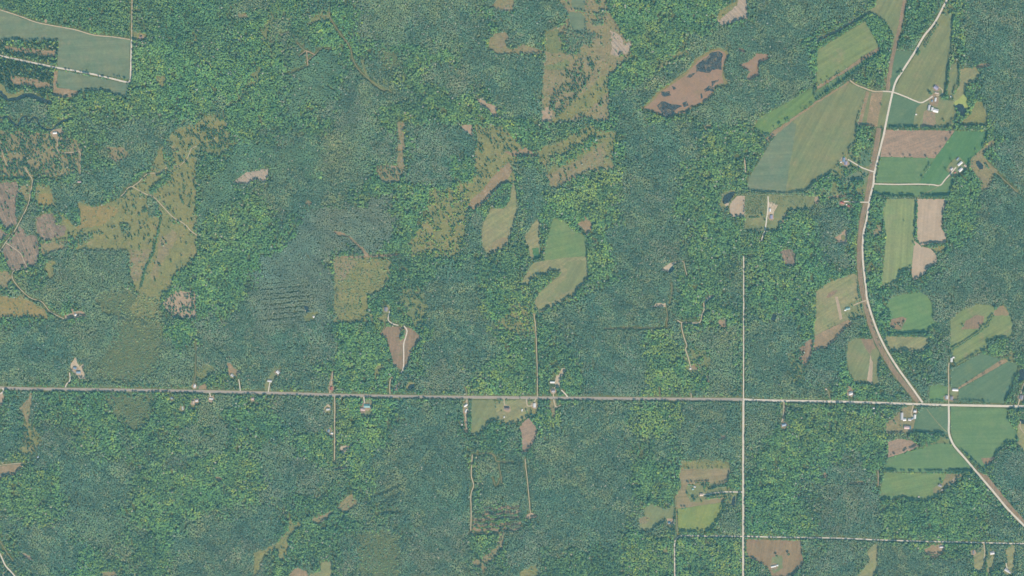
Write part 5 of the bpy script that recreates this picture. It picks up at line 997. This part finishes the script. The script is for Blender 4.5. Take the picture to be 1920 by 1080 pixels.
 ('shed', 1302.6, 912.6, 7, 5, -20, 'pale', 'grey', 'upper pale shed in the farm lot ringed by the tan field', 'shed', 2.8),
 ('shed', 1299, 917, 6, 5, 10, 'teal', 'grey', 'small teal shed left in the farm lot ringed by the tan field', 'shed', 2.8),
 ('shed', 1255, 980, 9, 7, 10, 'deep', 'grey', 'blue-roofed shed on the pink dirt patch', 'shed', 3),
 ('mobile_home', 1450, 1062, 17, 5, 12, 'white', 'white', 'white mobile home on the green lawn in the stubble field', 'mobile home', 2.8),
 ('shed', 1457.4, 1060, 6, 5, 0, 'white', 'white', 'white shed right of the mobile home in the stubble field', 'shed', 2.6),
 ('house', 1762.4, 910.2, 11, 8, -20, 'grey', 'grey', 'grey house in the tan yard of the olive-green hay field', 'house', 3.4),
 ('shed', 1766.4, 918, 6, 4.5, 20, 'tan', 'tan', 'small tan shed below the grey house in the tan yard', 'shed', 2.6),
 ('shed', 1722.6, 931.2, 4, 4, 0, 'pink', 'white', 'lone pinkish hut in the olive-green hay field', 'shed', 2.4),
 ('house', 1765, 1025.4, 13, 6, 8, 'pale', 'white', 'pale house at the top of the round tan lot', 'house', 3.2),
 ('shed', 71.4, 856.4, 6, 5, 20, 'blue', 'grey', 'bluish hut at the tree edge right of the western plantation', 'shed', 2.6),
]
rnd0 = random.Random(5)
for row in B:
    n, x, y, L, Wd, rot, rf, wl, lb, ct, h = row
    if ct in ('house', 'cabin', 'mobile home'):          # trodden ground round each dwelling
        rr_ = (max(L, Wd) * .62 + 6) / S
        yp = [(x + math.cos(a_ * .35) * rr_ * rnd0.uniform(.75, 1.2), y + .6 + math.sin(a_ * .35) * rr_ * rnd0.uniform(.7, 1.15)) for a_ in range(18)]
        fill(yp, KEEP, True)
        sheet('yard', yp, MAT[rnd0.choice(['yard', 'pink_sand', 'hay_pale'])], .205, ' '.join(('trodden yard of the ' + lb).split()[:16]), 'yard')
    building(n, x, y, L * 1.12, Wd * 1.12, rot, rf, wl, lb, ct, h)

# ------------------------------------------------------------------ tree shapes, crown radius about 1
rnd = random.Random(11)
ICO = None
def ico():
    global ICO
    if ICO is None:
        bm = bmesh.new(); bmesh.ops.create_icosphere(bm, subdivisions=1, radius=1)
        bm.verts.ensure_lookup_table()
        ICO = ([v.co.copy() for v in bm.verts], [tuple(v.index for v in f.verts) for f in bm.faces]); bm.free()
    return ICO
def leaf_cards(V, Fc, pts, size, r):
    for p, n in pts:
        t = Vector((r.gauss(0, 1), r.gauss(0, 1), r.gauss(0, .5))).normalized()
        u = t.cross(n + Vector((r.gauss(0, .5), r.gauss(0, .5), r.gauss(0, .5))))
        if u.length < 1e-3: continue
        u.normalize(); k = len(V); s = size * r.uniform(.6, 1.3)
        V += [p - t * s, p + u * s * .7, p + t * s, p - u * s * .7]; Fc.append((k, k + 1, k + 2, k + 3))
def crown_broad(seed, blobs=11, flat=.85, spread=.62):
    r = random.Random(seed); V = []; Fc = []; iv, fc = ico(); cards = []
    for i in range(blobs):
        a = i * 2.4 + r.uniform(-.4, .4); d = spread * math.sqrt((i + .3) / blobs)
        c = Vector((math.cos(a) * d, math.sin(a) * d, 1.75 + (1 - d * 1.2) * .45 * flat + r.uniform(-.22, .15)))
        s = r.uniform(.30, .46)
        k = len(V)
        for v in iv:
            V.append(c + Vector((v.x * s * r.uniform(.85, 1.2), v.y * s * r.uniform(.85, 1.2), v.z * s * r.uniform(.8, 1.15))))
        Fc += [tuple(k + j for j in f) for f in fc]
        for _ in range(9):
            n = Vector((r.gauss(0, 1), r.gauss(0, 1), abs(r.gauss(.3, .8)))).normalized()
            cards.append((c + n * s * r.uniform(.95, 1.2), n))
    leaf_cards(V, Fc, cards, .13, r)
    return V, Fc
def crown_conifer(seed, tiers=7):
    r = random.Random(seed); V = []; Fc = []; cards = []
    for t in range(tiers):
        f = t / tiers; z0 = .55 + f * 2.7; rad = (1 - f) ** .8 * .98 + .06; n = 11; k = len(V)
        V.append(Vector((0, 0, z0 + .75)))
        for i in range(n):
            a = (i + r.uniform(-.3, .3)) / n * 2 * math.pi; q = rad * r.uniform(.75, 1.12)
            V.append(Vector((math.cos(a) * q, math.sin(a) * q, z0 + r.uniform(-.1, .08))))
            a2 = a + math.pi / n; V.append(Vector((math.cos(a2) * q * .55, math.sin(a2) * q * .55, z0 + .25)))
        m = 2 * n
        Fc += [(k, k + 1 + i, k + 1 + (i + 1) % m) for i in range(m)]
    return V, Fc
def trunk_mesh(seed, h=1.75, rad=.085):
    r = random.Random(seed); V = []; Fc = []
    def limb(a, b, r0, r1):
        ax = (b - a).normalized(); u = ax.orthogonal().normalized(); w_ = ax.cross(u); k = len(V); n = 6
        for p, q in ((a, r0), (b, r1)):
            for i in range(n):
                g_ = i / n * 2 * math.pi; V.append(p + (u * math.cos(g_) + w_ * math.sin(g_)) * q)
        Fc.extend((k + i, k + (i + 1) % n, k + n + (i + 1) % n, k + n + i) for i in range(n))
    limb(Vector((0, 0, -.05)), Vector((0, 0, h * .55)), rad * 1.25, rad * .8); limb(Vector((0, 0, h * .55)), Vector((.03, .02, h)), rad * .8, rad * .35)
    for i in range(5):
        a = i * 1.3 + r.random(); z = h * r.uniform(.5, .8)
        limb(Vector((0, 0, z)), Vector((math.cos(a) * .45, math.sin(a) * .45, z + r.uniform(.25, .5))), rad * .45, rad * .12)
    return V, Fc
leaf = leaf_mat('foliage'); bark = plain_mat('bark', (.09, .07, .055), .9, raw=True)
CROWN, TRUNK = {}, {}
def mk(name, vf, mat, sm=False):
    me = bpy.data.meshes.new(name); me.from_pydata([tuple(v) for v in vf[0]], [], vf[1]); me.materials.append(mat); me.update()
    return me
for i in range(4):
    CROWN['b%d' % i] = mk('crown', crown_broad(20 + i), leaf)
    CROWN['y%d' % i] = mk('crown', crown_broad(40 + i, 8, 1.1, .55), leaf)
for i in range(3):
    CROWN['c%d' % i] = mk('crown', crown_conifer(60 + i), leaf)
for i in range(3):
    TRUNK[i] = mk('trunk', trunk_mesh(80 + i), bark)
TRUNK[9] = mk('trunk', trunk_mesh(90, 2.9, .07), bark)
PAL = {
 1: [(80, 120, 104), (92, 128, 106), (100, 134, 106), (70, 108, 98)],
 2: [(84, 120, 110), (90, 124, 112), (98, 128, 114), (78, 114, 106)],
 3: [(118, 144, 104), (112, 140, 104), (98, 128, 106), (126, 148, 104), (106, 134, 106)],
 4: [(102, 128, 114), (108, 130, 116), (96, 124, 110), (116, 132, 118)],
 5: [(82, 120, 108), (88, 124, 110), (92, 126, 110)],
 6: [(88, 128, 106), (104, 140, 108), (76, 114, 100), (96, 132, 102)],
 7: [(56, 94, 90), (64, 102, 94), (70, 106, 96)],
 8: [(104, 130, 112), (112, 136, 112), (94, 124, 110), (118, 136, 116)],
 9: [(98, 123, 113), (103, 125, 115), (100, 124, 113)],
 10: [(76, 114, 100), (82, 118, 102), (70, 106, 98)],
 11: [(110, 140, 102), (96, 130, 102), (80, 116, 100), (126, 146, 102)],
 12: [(104, 130, 110), (114, 136, 110), (96, 126, 108)],
}
MEAN = np.array((95, 127, 107))
PALA = {k: np.array([talb(*(MEAN + (.9 if k not in (10, 7, 3, 9) else 1.0) * (np.array(c) - MEAN))) for c in v]) for k, v in PAL.items()}
PROTO = {}
tree_no = [0]
def tree(x, y, r, key, label, group=None, hf=1.15, pal=10, name='tree'):
    i = tree_no[0]; tree_no[0] += 1
    o = empty(name, W((x, y), .12), rnd.uniform(0, 6.28)); o.scale = (r, r, r * hf)
    tag(o, label, 'tree', group)
    c = bpy.data.objects.new('crown', CROWN[key]); COL.objects.link(c); c.parent = o
    p = PALA[pal]; t = p[rnd.randrange(len(p))] * rnd.uniform(.85, 1.2)
    c['tint'] = [float(v) for v in t]
    tk = 9 if key[0] == 'c' else i % 3
    k = bpy.data.objects.new('trunk', TRUNK[tk]); COL.objects.link(k); k.parent = o
    PROTO.setdefault(key, (c, k))
    return o
ORD = 'first second third fourth fifth sixth seventh eighth ninth tenth eleventh twelfth thirteenth fourteenth fifteenth sixteenth seventeenth eighteenth nineteenth twentieth'.split() + ['twenty-first', 'twenty-second', 'twenty-third', 'twenty-fourth', 'twenty-fifth', 'twenty-sixth', 'twenty-seventh', 'twenty-eighth', 'twenty-ninth', 'thirtieth']
def row(pts, n, r, phrase, side='west', kind='b', pal=10, jit=.6, name='tree'):
    p = np.array(densify(pts, .5, False)); L = len(p)
    for i in range(n):
        q = p[min(L - 1, int((i + .5) / n * L))]
        k = '%s%d' % (kind, rnd.randrange(3 if kind == 'c' else 4))
        x = q[0] + rnd.uniform(-jit, jit); y = q[1] + rnd.uniform(-jit, jit)
        tree(x, y, r * rnd.uniform(.75, 1.25), k, '%s tree from the %s in %s' % (ORD[i], side, phrase), phrase, rnd.uniform(1.05, 1.4), pal, name)
def lone(x, y, r, label, kind='b', pal=10): tree(x, y, r, '%s%d' % (kind, rnd.randrange(3 if kind == 'c' else 4)), label, None, 1.0, pal)
row(P(3, 0, '352,750 480,662 600,575 720,482 850,388'), 30, 5.6, 'the dark belt below the slanted hay field', kind='c', jit=1)
row(P(3, 0, '378,352 420,332'), 4, 5, 'the hedge stub west of the slanted hay field', jit=1)
row(P(3, 0, '455,302 520,264 620,212 700,152 745,122'), 22, 4.8, 'the hedge above the slanted hay field')
row(P(3, 0, '900,952 980,948 1100,958 1132,958'), 6, 4.2, 'the thin hedge above the tilled field')
row(P(3, 0, '1160,958 1255,962'), 8, 4.4, 'the hedge below the reddish barnyard')
row(P(3, 0, '1430,960 1640,962'), 18, 5, 'the dense hedge above the deep emerald field')
row(P(3, 0, '1348,495 1350,560 1345,620 1336,680 1328,720'), 16, 5, 'the tree line left of the narrow paddock', 'north', jit=1.2)
row(P(3, 0, '1432,490 1436,560 1433,612 1426,655'), 8, 4.2, 'the tree line right of the narrow paddock', 'north')
row(P(3, 0, '1200,690 1222,712'), 4, 4.6, 'the clump above the pale farm drive', jit=1.8)
row(P(3, 0, '1385,922 1410,895 1440,900'), 5, 4.8, 'the clump south of the algae pond', jit=1.4)
lone(1768.8, 226.5, 5, 'lone round tree on the lower right of the north-east farm lot')
lone(1786.5, 176, 4.2, 'lone round tree between the paddock and the algae pond')
lone(1652, 196.5, 4, 'lone bush in the green strip west of the curved road')
row(P(3, 0, '1272,185 1224,262 1170,358'), 11, 4.2, 'the roadside line along the tall olive pasture', 'north', jit=1.2)
row(P(3, 0, '1134,380 1120,416'), 4, 4.4, 'the roadside clump left of the tall olive pasture', 'north')
row(P(3, 0, '1008,530 972,562'), 3, 4.4, 'the clump in the dark green sliver field', 'east')
row(P(3, 1, '800,395 880,388 938,392'), 9, 4.8, 'the hedge left above the tall light green field', jit=1)
row(P(3, 1, '985,390 1092,394'), 9, 4.8, 'the middle hedge above the tall light green field')
row(P(3, 1, '1155,397 1360,390'), 17, 4.8, 'the hedge above the pale bare field')
row(P(3, 1, '1108,440 1112,520 1108,600 1105,692'), 12, 4, 'the tree line between light green and pale bare fields', 'north')
lone(1720.4, 452.5, 5.8, 'lone round tree in the notch between the two pale bare fields')
lone(1694.6, 414.2, 3, 'small lone bush inside the tall light green hay field')
row(P(3, 1, '1205,748 1332,746'), 12, 4, 'the row under the notched pale bare field')
row(Q('1402,363 1425,363'), 6, 3.6, 'the hedge piece west above the tree nursery', jit=.3)
for x, lb in ((1435, 'westernmost'), (1446.6, 'second'), (1455.8, 'third'), (1461, 'fourth'), (1481, 'easternmost')):
    lone(x, 363.4, 3.8, lb + ' of five separate round bushes above the tree nursery')
lone(1429, 404, 5.4, 'big dark tree left of the nursery drive', 'c')
lone(1434, 412.5, 4, 'smaller dark tree left of the nursery drive', 'c')
row(P(3, 2, '850,345 1210,346'), 24, 4.4, 'the row between the irregular and the flat strip fields')
row(P(3, 2, '1378,460 1450,420 1600,322'), 22, 4.0, 'the hedge across the curved olive hayfield')
row(P(3, 2, '1605,312 1640,285 1665,240 1690,200'), 9, 5, 'the clump line right of the brown kite-shaped patch', 'south', jit=1.4)
lone(1865, 577.6, 9, 'large round tree at the top of the curved olive hayfield'); lone(1805, 611, 4.6, 'lone tree left in the brown kite-shaped patch'); lone(1836, 609.6, 4.6, 'lone tree right in the brown kite-shaped patch')
row(P(3, 3, '880,290 965,293'), 7, 4, 'the hedge left between the two southeastern fields')
row(P(3, 3, '1362,300 1460,294 1540,298'), 14, 4.6, 'the hedge right between the two southeastern fields')
lone(1764.8, 903.4, 6.4, 'lone large tree above the grey house in the tan yard'); lone(1725, 884.6, 3.2, 'lone bush on the line between the southeastern fields')
row(Q('1707,812.5 1724,812.3'), 7, 4.4, 'the row below the junction crop field', jit=.8)
for x, y, lb in ((1730, 812.4, 'first'), (1738, 812.6, 'second'), (1743.4, 811.6, 'third'), (1757, 814, 'last')):
    lone(x, y, 4.4, lb + ' separate tree right of the row below the junction crop field')
row(P(2, 3, '1470,432 1540,410 1610,402'), 12, 4.6, 'the dark row above the white farmstead drive', kind='c')
row(P(2, 3, '1472,478 1540,468 1600,464'), 9, 4.4, 'the dark row below the white farmstead drive', kind='c')
row(P(2, 3, '1370,380 1482,376'), 9, 3.4, 'the garden row at the top of the farmstead lot')
lone(1301, 936, 7.4, 'big dark tree at the lower left of the farmstead lot'); lone(1320.4, 913.6, 7, 'big dark tree right of the pale sheds in the farmstead lot')
row(P(2, 3, '1222,570 1224,655'), 6, 3.6, 'the row between the ragged olive and yellow-green fields', 'north')
row(P(2, 3, '1300,271 1595,269'), 8, 2.6, 'the sparse row under the olive fallow band', jit=.4)
lone(1455.6, 1041.4, 5.6, 'left one of two round trees in the stubble field'); lone(1478.2, 1038.8, 6, 'right one of two round trees in the stubble field')
row(P(3, 3, '1205,918 1262,918'), 5, 4, 'the clump inside the round tan lot', jit=.5)
row(P(3, 2, '742,130 770,230 800,330 845,450'), 8, 3, 'the sparse line along the broad rail strip', 'north')
row(P(3, 3, '1632,955 1636,1010'), 4, 4.6, 'the line between the western and middle southern lawns', 'north')
lone(163.2, 133.6, 3, 'small round tree above the north-west lane in the crop field'); lone(141.4, 134.6, 3, 'small bush on the edge of the north-west lane'); lone(19, 109, 3, 'small bush at the far end of the north-west lane')
NIND = tree_no[0]
for k in ('b0', 'b1', 'b2', 'b3', 'y0', 'y1', 'y2', 'y3', 'c0', 'c1', 'c2'):
    if k not in PROTO:
        lone(*{'y0': (934.8, 750.4), 'y1': (975, 746.8), 'y2': (991.2, 746.4), 'y3': (938.4, 750), 'c0': (947, 749), 'c1': (944, 772), 'c2': (937, 756), 'b0': (960, 790), 'b1': (962, 788), 'b2': (958, 792), 'b3': (955, 789)}[k], 3.6,
             {'y0': 'tree at the highway edge on the left of the olive house lot', 'y1': 'round tree at the highway edge on the right of the olive house lot', 'y2': 'round tree between the two arms of the U-shaped drive', 'y3': 'second tree at the highway edge left of the dark brown roof'}.get(k, 'tree on the lawn near the dark brown roofed house ' + k), k[0])
        PROTO[k] = PROTO.get(k) or list(PROTO.values())[-1]

# ------------------------------------------------------------------ forests: points carry size, colour and kind; each point becomes a whole tree
rng = np.random.default_rng(3)
def grid_pts(sp):
    nx = int(RW * S / sp); ny = int(RH * S / sp)
    gx, gy = np.meshgrid(np.arange(nx), np.arange(ny))
    x = (gx + .5 + (gy % 2) * .5 + rng.uniform(-.42, .42, gx.shape)) * sp / S - MX
    y = (gy + .5 + rng.uniform(-.42, .42, gx.shape)) * sp / S - MY
    return x.ravel(), y.ravel()
def look(arr, x, y):
    i = np.clip((y + MY).astype(int), 0, RH - 1); j = np.clip((x + MX).astype(int), 0, RW - 1)
    return arr[i, j]
def warp(x, y, a):
    return x + (fbm(x, y, 26, 0) - .5) * a * 2, y + (fbm(x + 50, y + 80, 26, 3) - .5) * a * 2
def ftype(x, y):
    wx, wy = warp(x, y, 26)
    wx = wx + rng.normal(0, 6.5, x.shape); wy = wy + rng.normal(0, 6.5, x.shape)
    t = look(ZONE, wx, wy).astype(int)
    n1 = fbm(x, y, 70, 1) + rng.normal(0, .05, x.shape); n2 = fbm(x, y, 110, 4) + rng.normal(0, .04, x.shape)
    base = np.where(n1 > .56, 6, np.where(n1 > .45, 1, np.where(n2 > .58, 4, np.where(n2 > .45, 2, 8))))
    t = np.where(t == 0, base, t)
    m1 = fbm(x, y, 15, 3) + rng.normal(0, .06, x.shape); m2 = fbm(x, y, 24, 5) + rng.normal(0, .05, x.shape)
    t = np.where((t == 3) & (m1 < .48), 6, t)          # yellowing groups among green ones
    t = np.where((t == 6) & (m1 > .66), 3, t)
    t = np.where((t == 2) & (m2 > .58), 8, t); t = np.where((t == 4) & (m2 > .5), 2, t)
    return t
COARSE = (1, 3, 6); FINEK = (2, 4, 5, 7, 8, 9)
def tint_for(types, x, y):
    out = np.zeros((len(types), 3))
    u = rng.random(len(types))
    for k, p in PALA.items():
        m = types == k
        if m.any(): out[m] = p[(u[m] * len(p)).astype(int)]
    u_, v_ = (x + y * .75) * .8, (y - x * .75) * .8          # slanting streaks: terrain shading painted into the crown tint
    lum = (.4 + .4 * fbm(x, y, 34, 2) + .36 * vnoise(x, y, 8, 4) + .44 * vnoise(u_ / 3.2, v_, 9, 3)) * rng.lognormal(0, .055, len(types))
    warm = (fbm(x, y, 60, 5) - .5)
    out *= lum[:, None]
    dead = rng.random(len(types)) < .013
    out[dead] = np.array(talb(136, 146, 132)) * rng.uniform(.7, 1.1, (dead.sum(), 1))
    out[:, 0] *= 1 + warm * .5; out[:, 2] *= 1 - warm * .3
    return out
def instancer(name, x, y, rad, hf, tint, var, protos, label, cat):
    n = len(x)
    co = np.stack([(x - 960) * S, (540 - y) * S, np.full(n, .02)], 1).astype(np.float32)
    me = bpy.data.meshes.new(name); me.vertices.add(n); me.vertices.foreach_set('co', co.ravel())
    a = me.attributes.new('tint', 'FLOAT_COLOR', 'POINT'); a.data.foreach_set('color', np.concatenate([tint, np.ones((n, 1))], 1).astype(np.float32).ravel())
    a = me.attributes.new('grow', 'FLOAT_VECTOR', 'POINT'); a.data.foreach_set('vector', np.stack([rad, rad, rad * hf], 1).astype(np.float32).ravel())
    a = me.attributes.new('turn', 'FLOAT_VECTOR', 'POINT'); t = np.zeros((n, 3), np.float32); t[:, 2] = rng.uniform(0, 6.28, n); a.data.foreach_set('vector', t.ravel())
    a = me.attributes.new('pick', 'INT', 'POINT'); a.data.foreach_set('value', var.astype(np.int32))
    o = bpy.data.objects.new(name, me); COL.objects.link(o); tag(o, label, cat, kind='stuff')
    ng = bpy.data.node_groups.new(name + '_planting', 'GeometryNodeTree')
    ng.interface.new_socket('Geometry', in_out='INPUT', socket_type='NodeSocketGeometry'); ng.interface.new_socket('Geometry', in_out='OUTPUT', socket_type='NodeSocketGeometry')
    N, L = ng.nodes, ng.links
    gi = N.new('NodeGroupInput'); go = N.new('NodeGroupOutput')
    mp = N.new('GeometryNodeMeshToPoints'); L.new(gi.outputs[0], mp.inputs[0])
    jn = N.new('GeometryNodeJoinGeometry')
    for k in protos:
        j2 = N.new('GeometryNodeJoinGeometry')
        for ob in PROTO[k]:
            oi = N.new('GeometryNodeObjectInfo'); oi.inputs['Object'].default_value = ob; oi.transform_space = 'ORIGINAL'; L.new(oi.outputs['Geometry'], j2.inputs[0])
        g2 = N.new('GeometryNodeGeometryToInstance'); L.new(j2.outputs[0], g2.inputs[0]); L.new(g2.outputs[0], jn.inputs[0])
    ip = N.new('GeometryNodeInstanceOnPoints'); L.new(mp.outputs[0], ip.inputs['Points']); L.new(jn.outputs[0], ip.inputs['Instance']); ip.inputs['Pick Instance'].default_value = True
    def att(nm, ty):
        q = N.new('GeometryNodeInputNamedAttribute'); q.data_type = ty; q.inputs['Name'].default_value = nm; return q.outputs['Attribute']
    L.new(att('pick', 'INT'), ip.inputs['Instance Index']); L.new(att('grow', 'FLOAT_VECTOR'), ip.inputs['Scale'])
    er = N.new('FunctionNodeEulerToRotation'); L.new(att('turn', 'FLOAT_VECTOR'), er.inputs[0]); L.new(er.outputs[0], ip.inputs['Rotation'])
    L.new(ip.outputs[0], go.inputs[0])
    md = o.modifiers.new('planting', 'NODES'); md.node_group = ng
    return n
counts = {}
def barred(x, y):
    """open land, its soft edges dithered so that trees stray in"""
    g_ = np.abs(rng.normal(0, 1, len(x)))
    a_ = rng.uniform(0, 6.28, len(x)); sg = np.maximum(look(SOFT, x, y), 0)
    jx, jy = x + np.cos(a_) * g_ * sg, y + np.sin(a_) * g_ * sg
    return look(OPEN, x, y) | look(KEEP, x, y) | ((sg > 0) & (look(SOFT, jx, jy) > 0))
# old broadleaf stands
x, y = grid_pts(6.0)
t = ftype(x, y)
ok = ~barred(x, y) & np.isin(t, COARSE)
ok &= rng.random(len(x)) < .95 - (fbm(x, y, 11, 2) > .68) * .7
x, y, t = x[ok], y[ok], t[ok]
rad = np.select([t == 1, t == 3, t == 6], [3.9, 3.9, 4.15]) * rng.lognormal(0, .16, len(x)); rad = np.clip(rad, 2.2, 7)
edge = look(FIELD, x - 1.5, y - 5) | look(FIELD, x - 2.5, y - 8)          # margins with open land to the north raised to cast longer shadows
hf = (13 + 4.5 * edge + 8 * (fbm((x + y * .75) / 2.2, (y - x * .75), 16, 1) - .5)) * rng.lognormal(0, .08, len(x)) / 2.6 / rad
counts['old'] = instancer('broadleaf_forest', x, y, rad, hf, tint_for(t, x, y), rng.integers(0, 4, len(x)), ['b0', 'b1', 'b2', 'b3'], 'tall mixed green and yellowing broadleaf woods with dark gaps across the picture', 'forest')
# dense young stands
x, y = grid_pts(5.1)
t = ftype(x, y)
ok = ~barred(x, y) & np.isin(t, FINEK) & (t != 7)
ok &= rng.random(len(x)) < .97 - (fbm(x, y, 12, 1) > .68) * .2
# planted furrows west of centre
fur = (np.abs(x - 536) < 44) & (y > 530) & (y < 604)
ok &= ~(fur & (((y + (x - 540) * .06 + 1.0 * np.sin(x / 17)) % 9.6) < 1.3 + 1.3 * vnoise(x, y, 14, 2)))
x, y, t = x[ok], y[ok], t[ok]
sm_ = np.isin(t, (5, 9))
rad = np.clip(np.where(sm_, 3.7, 3.45) * rng.lognormal(0, np.where(sm_, .06, .14)), 1.8, 5)
edge = look(FIELD, x - 1.5, y - 5) | look(FIELD, x - 2.5, y - 8)  # extra margin height added for the shadow it throws northward
hf = np.where(sm_, 8.8, 10.2 + 4.5 * edge + 4 * (fbm((x + y * .75) / 2.2, (y - x * .75), 14, 2) - .5)) * rng.lognormal(0, np.where(sm_, .04, .07)) / 2.6 / rad
counts['young'] = instancer('young_forest', x, y, rad, hf, tint_for(t, x, y), rng.integers(0, 4, len(x)), ['y0', 'y1', 'y2', 'y3'], 'dense fine-grained grey-green young forest filling the flats', 'forest')
# pines
x, y = grid_pts(6.0)
t = ftype(x, y)
ok = ~barred(x, y)
ok &= ((t == 7) & (rng.random(len(x)) < .85)) | (np.isin(t, (1, 6, 2, 3)) & (rng.random(len(x)) < .04))
x, y, t = x[ok], y[ok], t[ok]
counts['pine'] = instancer('pine_forest', x, y, 3.5 * rng.lognormal(0, .15, len(x)), rng.uniform(1.0, 1.3, len(x)), tint_for(np.full(len(x), 7), x, y), rng.integers(0, 3, len(x)), ['c0', 'c1', 'c2'], 'dark pointed pines planted in blocks and mixed through the woods', 'forest')
# scattered trees and shrubs on open land
x, y = grid_pts(6.6)
den = look(SCAT, x, y); st = look(STYP, x, y)
ok = (den > 0) & (look(OPEN, x, y) | (look(SOFT, x, y) > 0)) & ~look(KEEP, x, y)
clump = np.clip((fbm(x, y, 9, 3) - .5) * 5 + 1, .1, 2.2)
ok &= rng.random(len(x)) < np.where(st == 2, den, den * clump * .85)
x, y, st = x[ok], y[ok], st[ok]
rad = np.where(st == 2, 2.5, 3.3) * rng.lognormal(0, .25, len(x))
tt = np.where(st == 2, 12, np.where(st == 1, 11, 10))
hf = np.where(st == 2, .6, 1.0) * rng.uniform(.8, 1.2, len(x))
pick = np.where(rng.random(len(x)) < .3, rng.integers(4, 7, len(x)), rng.integers(0, 4, len(x))); pick = np.where(st == 2, rng.integers(0, 4, len(x)), pick)
counts['scatter'] = instancer('scattered_trees', x, y, np.clip(rad, 1.4, 6), hf, tint_for(tt, x, y), pick, ['b0', 'b1', 'b2', 'b3', 'c0', 'c1', 'c2'], 'dark single trees and low shrubs sprinkled over the open meadows', 'trees')
# valley brook shrubs
p = np.array(densify(P(0, 1, '1212,550 1196,620 1166,740 1142,840 1098,920 1072,1020 1056,1075'), .9, False))
x = p[:, 0] + rng.normal(0, 1.3, len(p)); y = p[:, 1] + rng.normal(0, .8, len(p))
# nursery rows and garden rows
gx, gy = np.meshgrid(np.arange(1398, 1440, 1.55), np.arange(367.5, 402, 1.9)); m = rng.random(gx.shape) < .6
x2 = gx[m] + rng.normal(0, .25, m.sum()); y2 = gy[m] + rng.normal(0, .3, m.sum())
gx, gy = np.meshgrid(np.arange(1446, 1512, 2.6), np.arange(368, 390, 2.4)); m = rng.random(gx.shape) < .3
x3 = gx[m] + rng.normal(0, .8, m.sum()); y3 = gy[m] + rng.normal(0, .8, m.sum())
gx, gy = np.meshgrid(np.arange(1402, 1420, 1.5), np.arange(423, 432, 2.0)); x4 = gx.ravel() + rng.normal(0, .15, gx.size); y4 = gy.ravel()
x5 = np.arange(1405, 1425, 1.0); y5 = 407.5 + rng.normal(0, .8, len(x5))
xx = np.concatenate([x, x2, x3, x4, x5]); yy = np.concatenate([y, y2, y3, y4, y5])
rr = np.concatenate([np.full(len(x), 3.0), np.full(len(x2), 1.4), np.full(len(x3), 1.7), np.full(len(x4), .9), np.full(len(x5), 2)]) * rng.lognormal(0, .15, len(xx))
kp = ~look(KEEP, xx, yy); xx, yy, rr = xx[kp], yy[kp], rr[kp]
counts['rows'] = instancer('planted_trees', xx, yy, rr, rng.uniform(.8, 1.1, len(xx)), tint_for(np.full(len(xx), 10), xx, yy), rng.integers(0, 4, len(xx)), ['b0', 'b1', 'b2', 'b3'], 'little nursery trees in rows and shrubs lining the valley brook', 'trees')
print('TREES', NIND, counts)

# ------------------------------------------------------------------ the air between aircraft and ground
HAZE_SCATTER = (0.26, 0.84, 1.0); HAZE_DENSITY = 1.25e-5
bv, bf = box(0, 0, ALT / 2 + 9.5, 16100, 16100, ALT + 21)
m = bpy.data.materials.new('summer_haze'); m.use_nodes = True; N, L = m.node_tree.nodes, m.node_tree.links
N.remove(N['Principled BSDF'])
pv = N.new('ShaderNodeVolumePrincipled'); pv.inputs['Color'].default_value = (*HAZE_SCATTER, 1); pv.inputs['Density'].default_value = HAZE_DENSITY
pv.inputs['Absorption Color'].default_value = (1, 1, 1, 1); pv.inputs['Anisotropy'].default_value = 0.0
L.new(pv.outputs[0], N['Material Output'].inputs['Volume'])
hz = mesh_obj('haze', bv, bf, m); tag(hz, 'thin blue summer haze over the whole countryside', 'haze', kind='stuff')
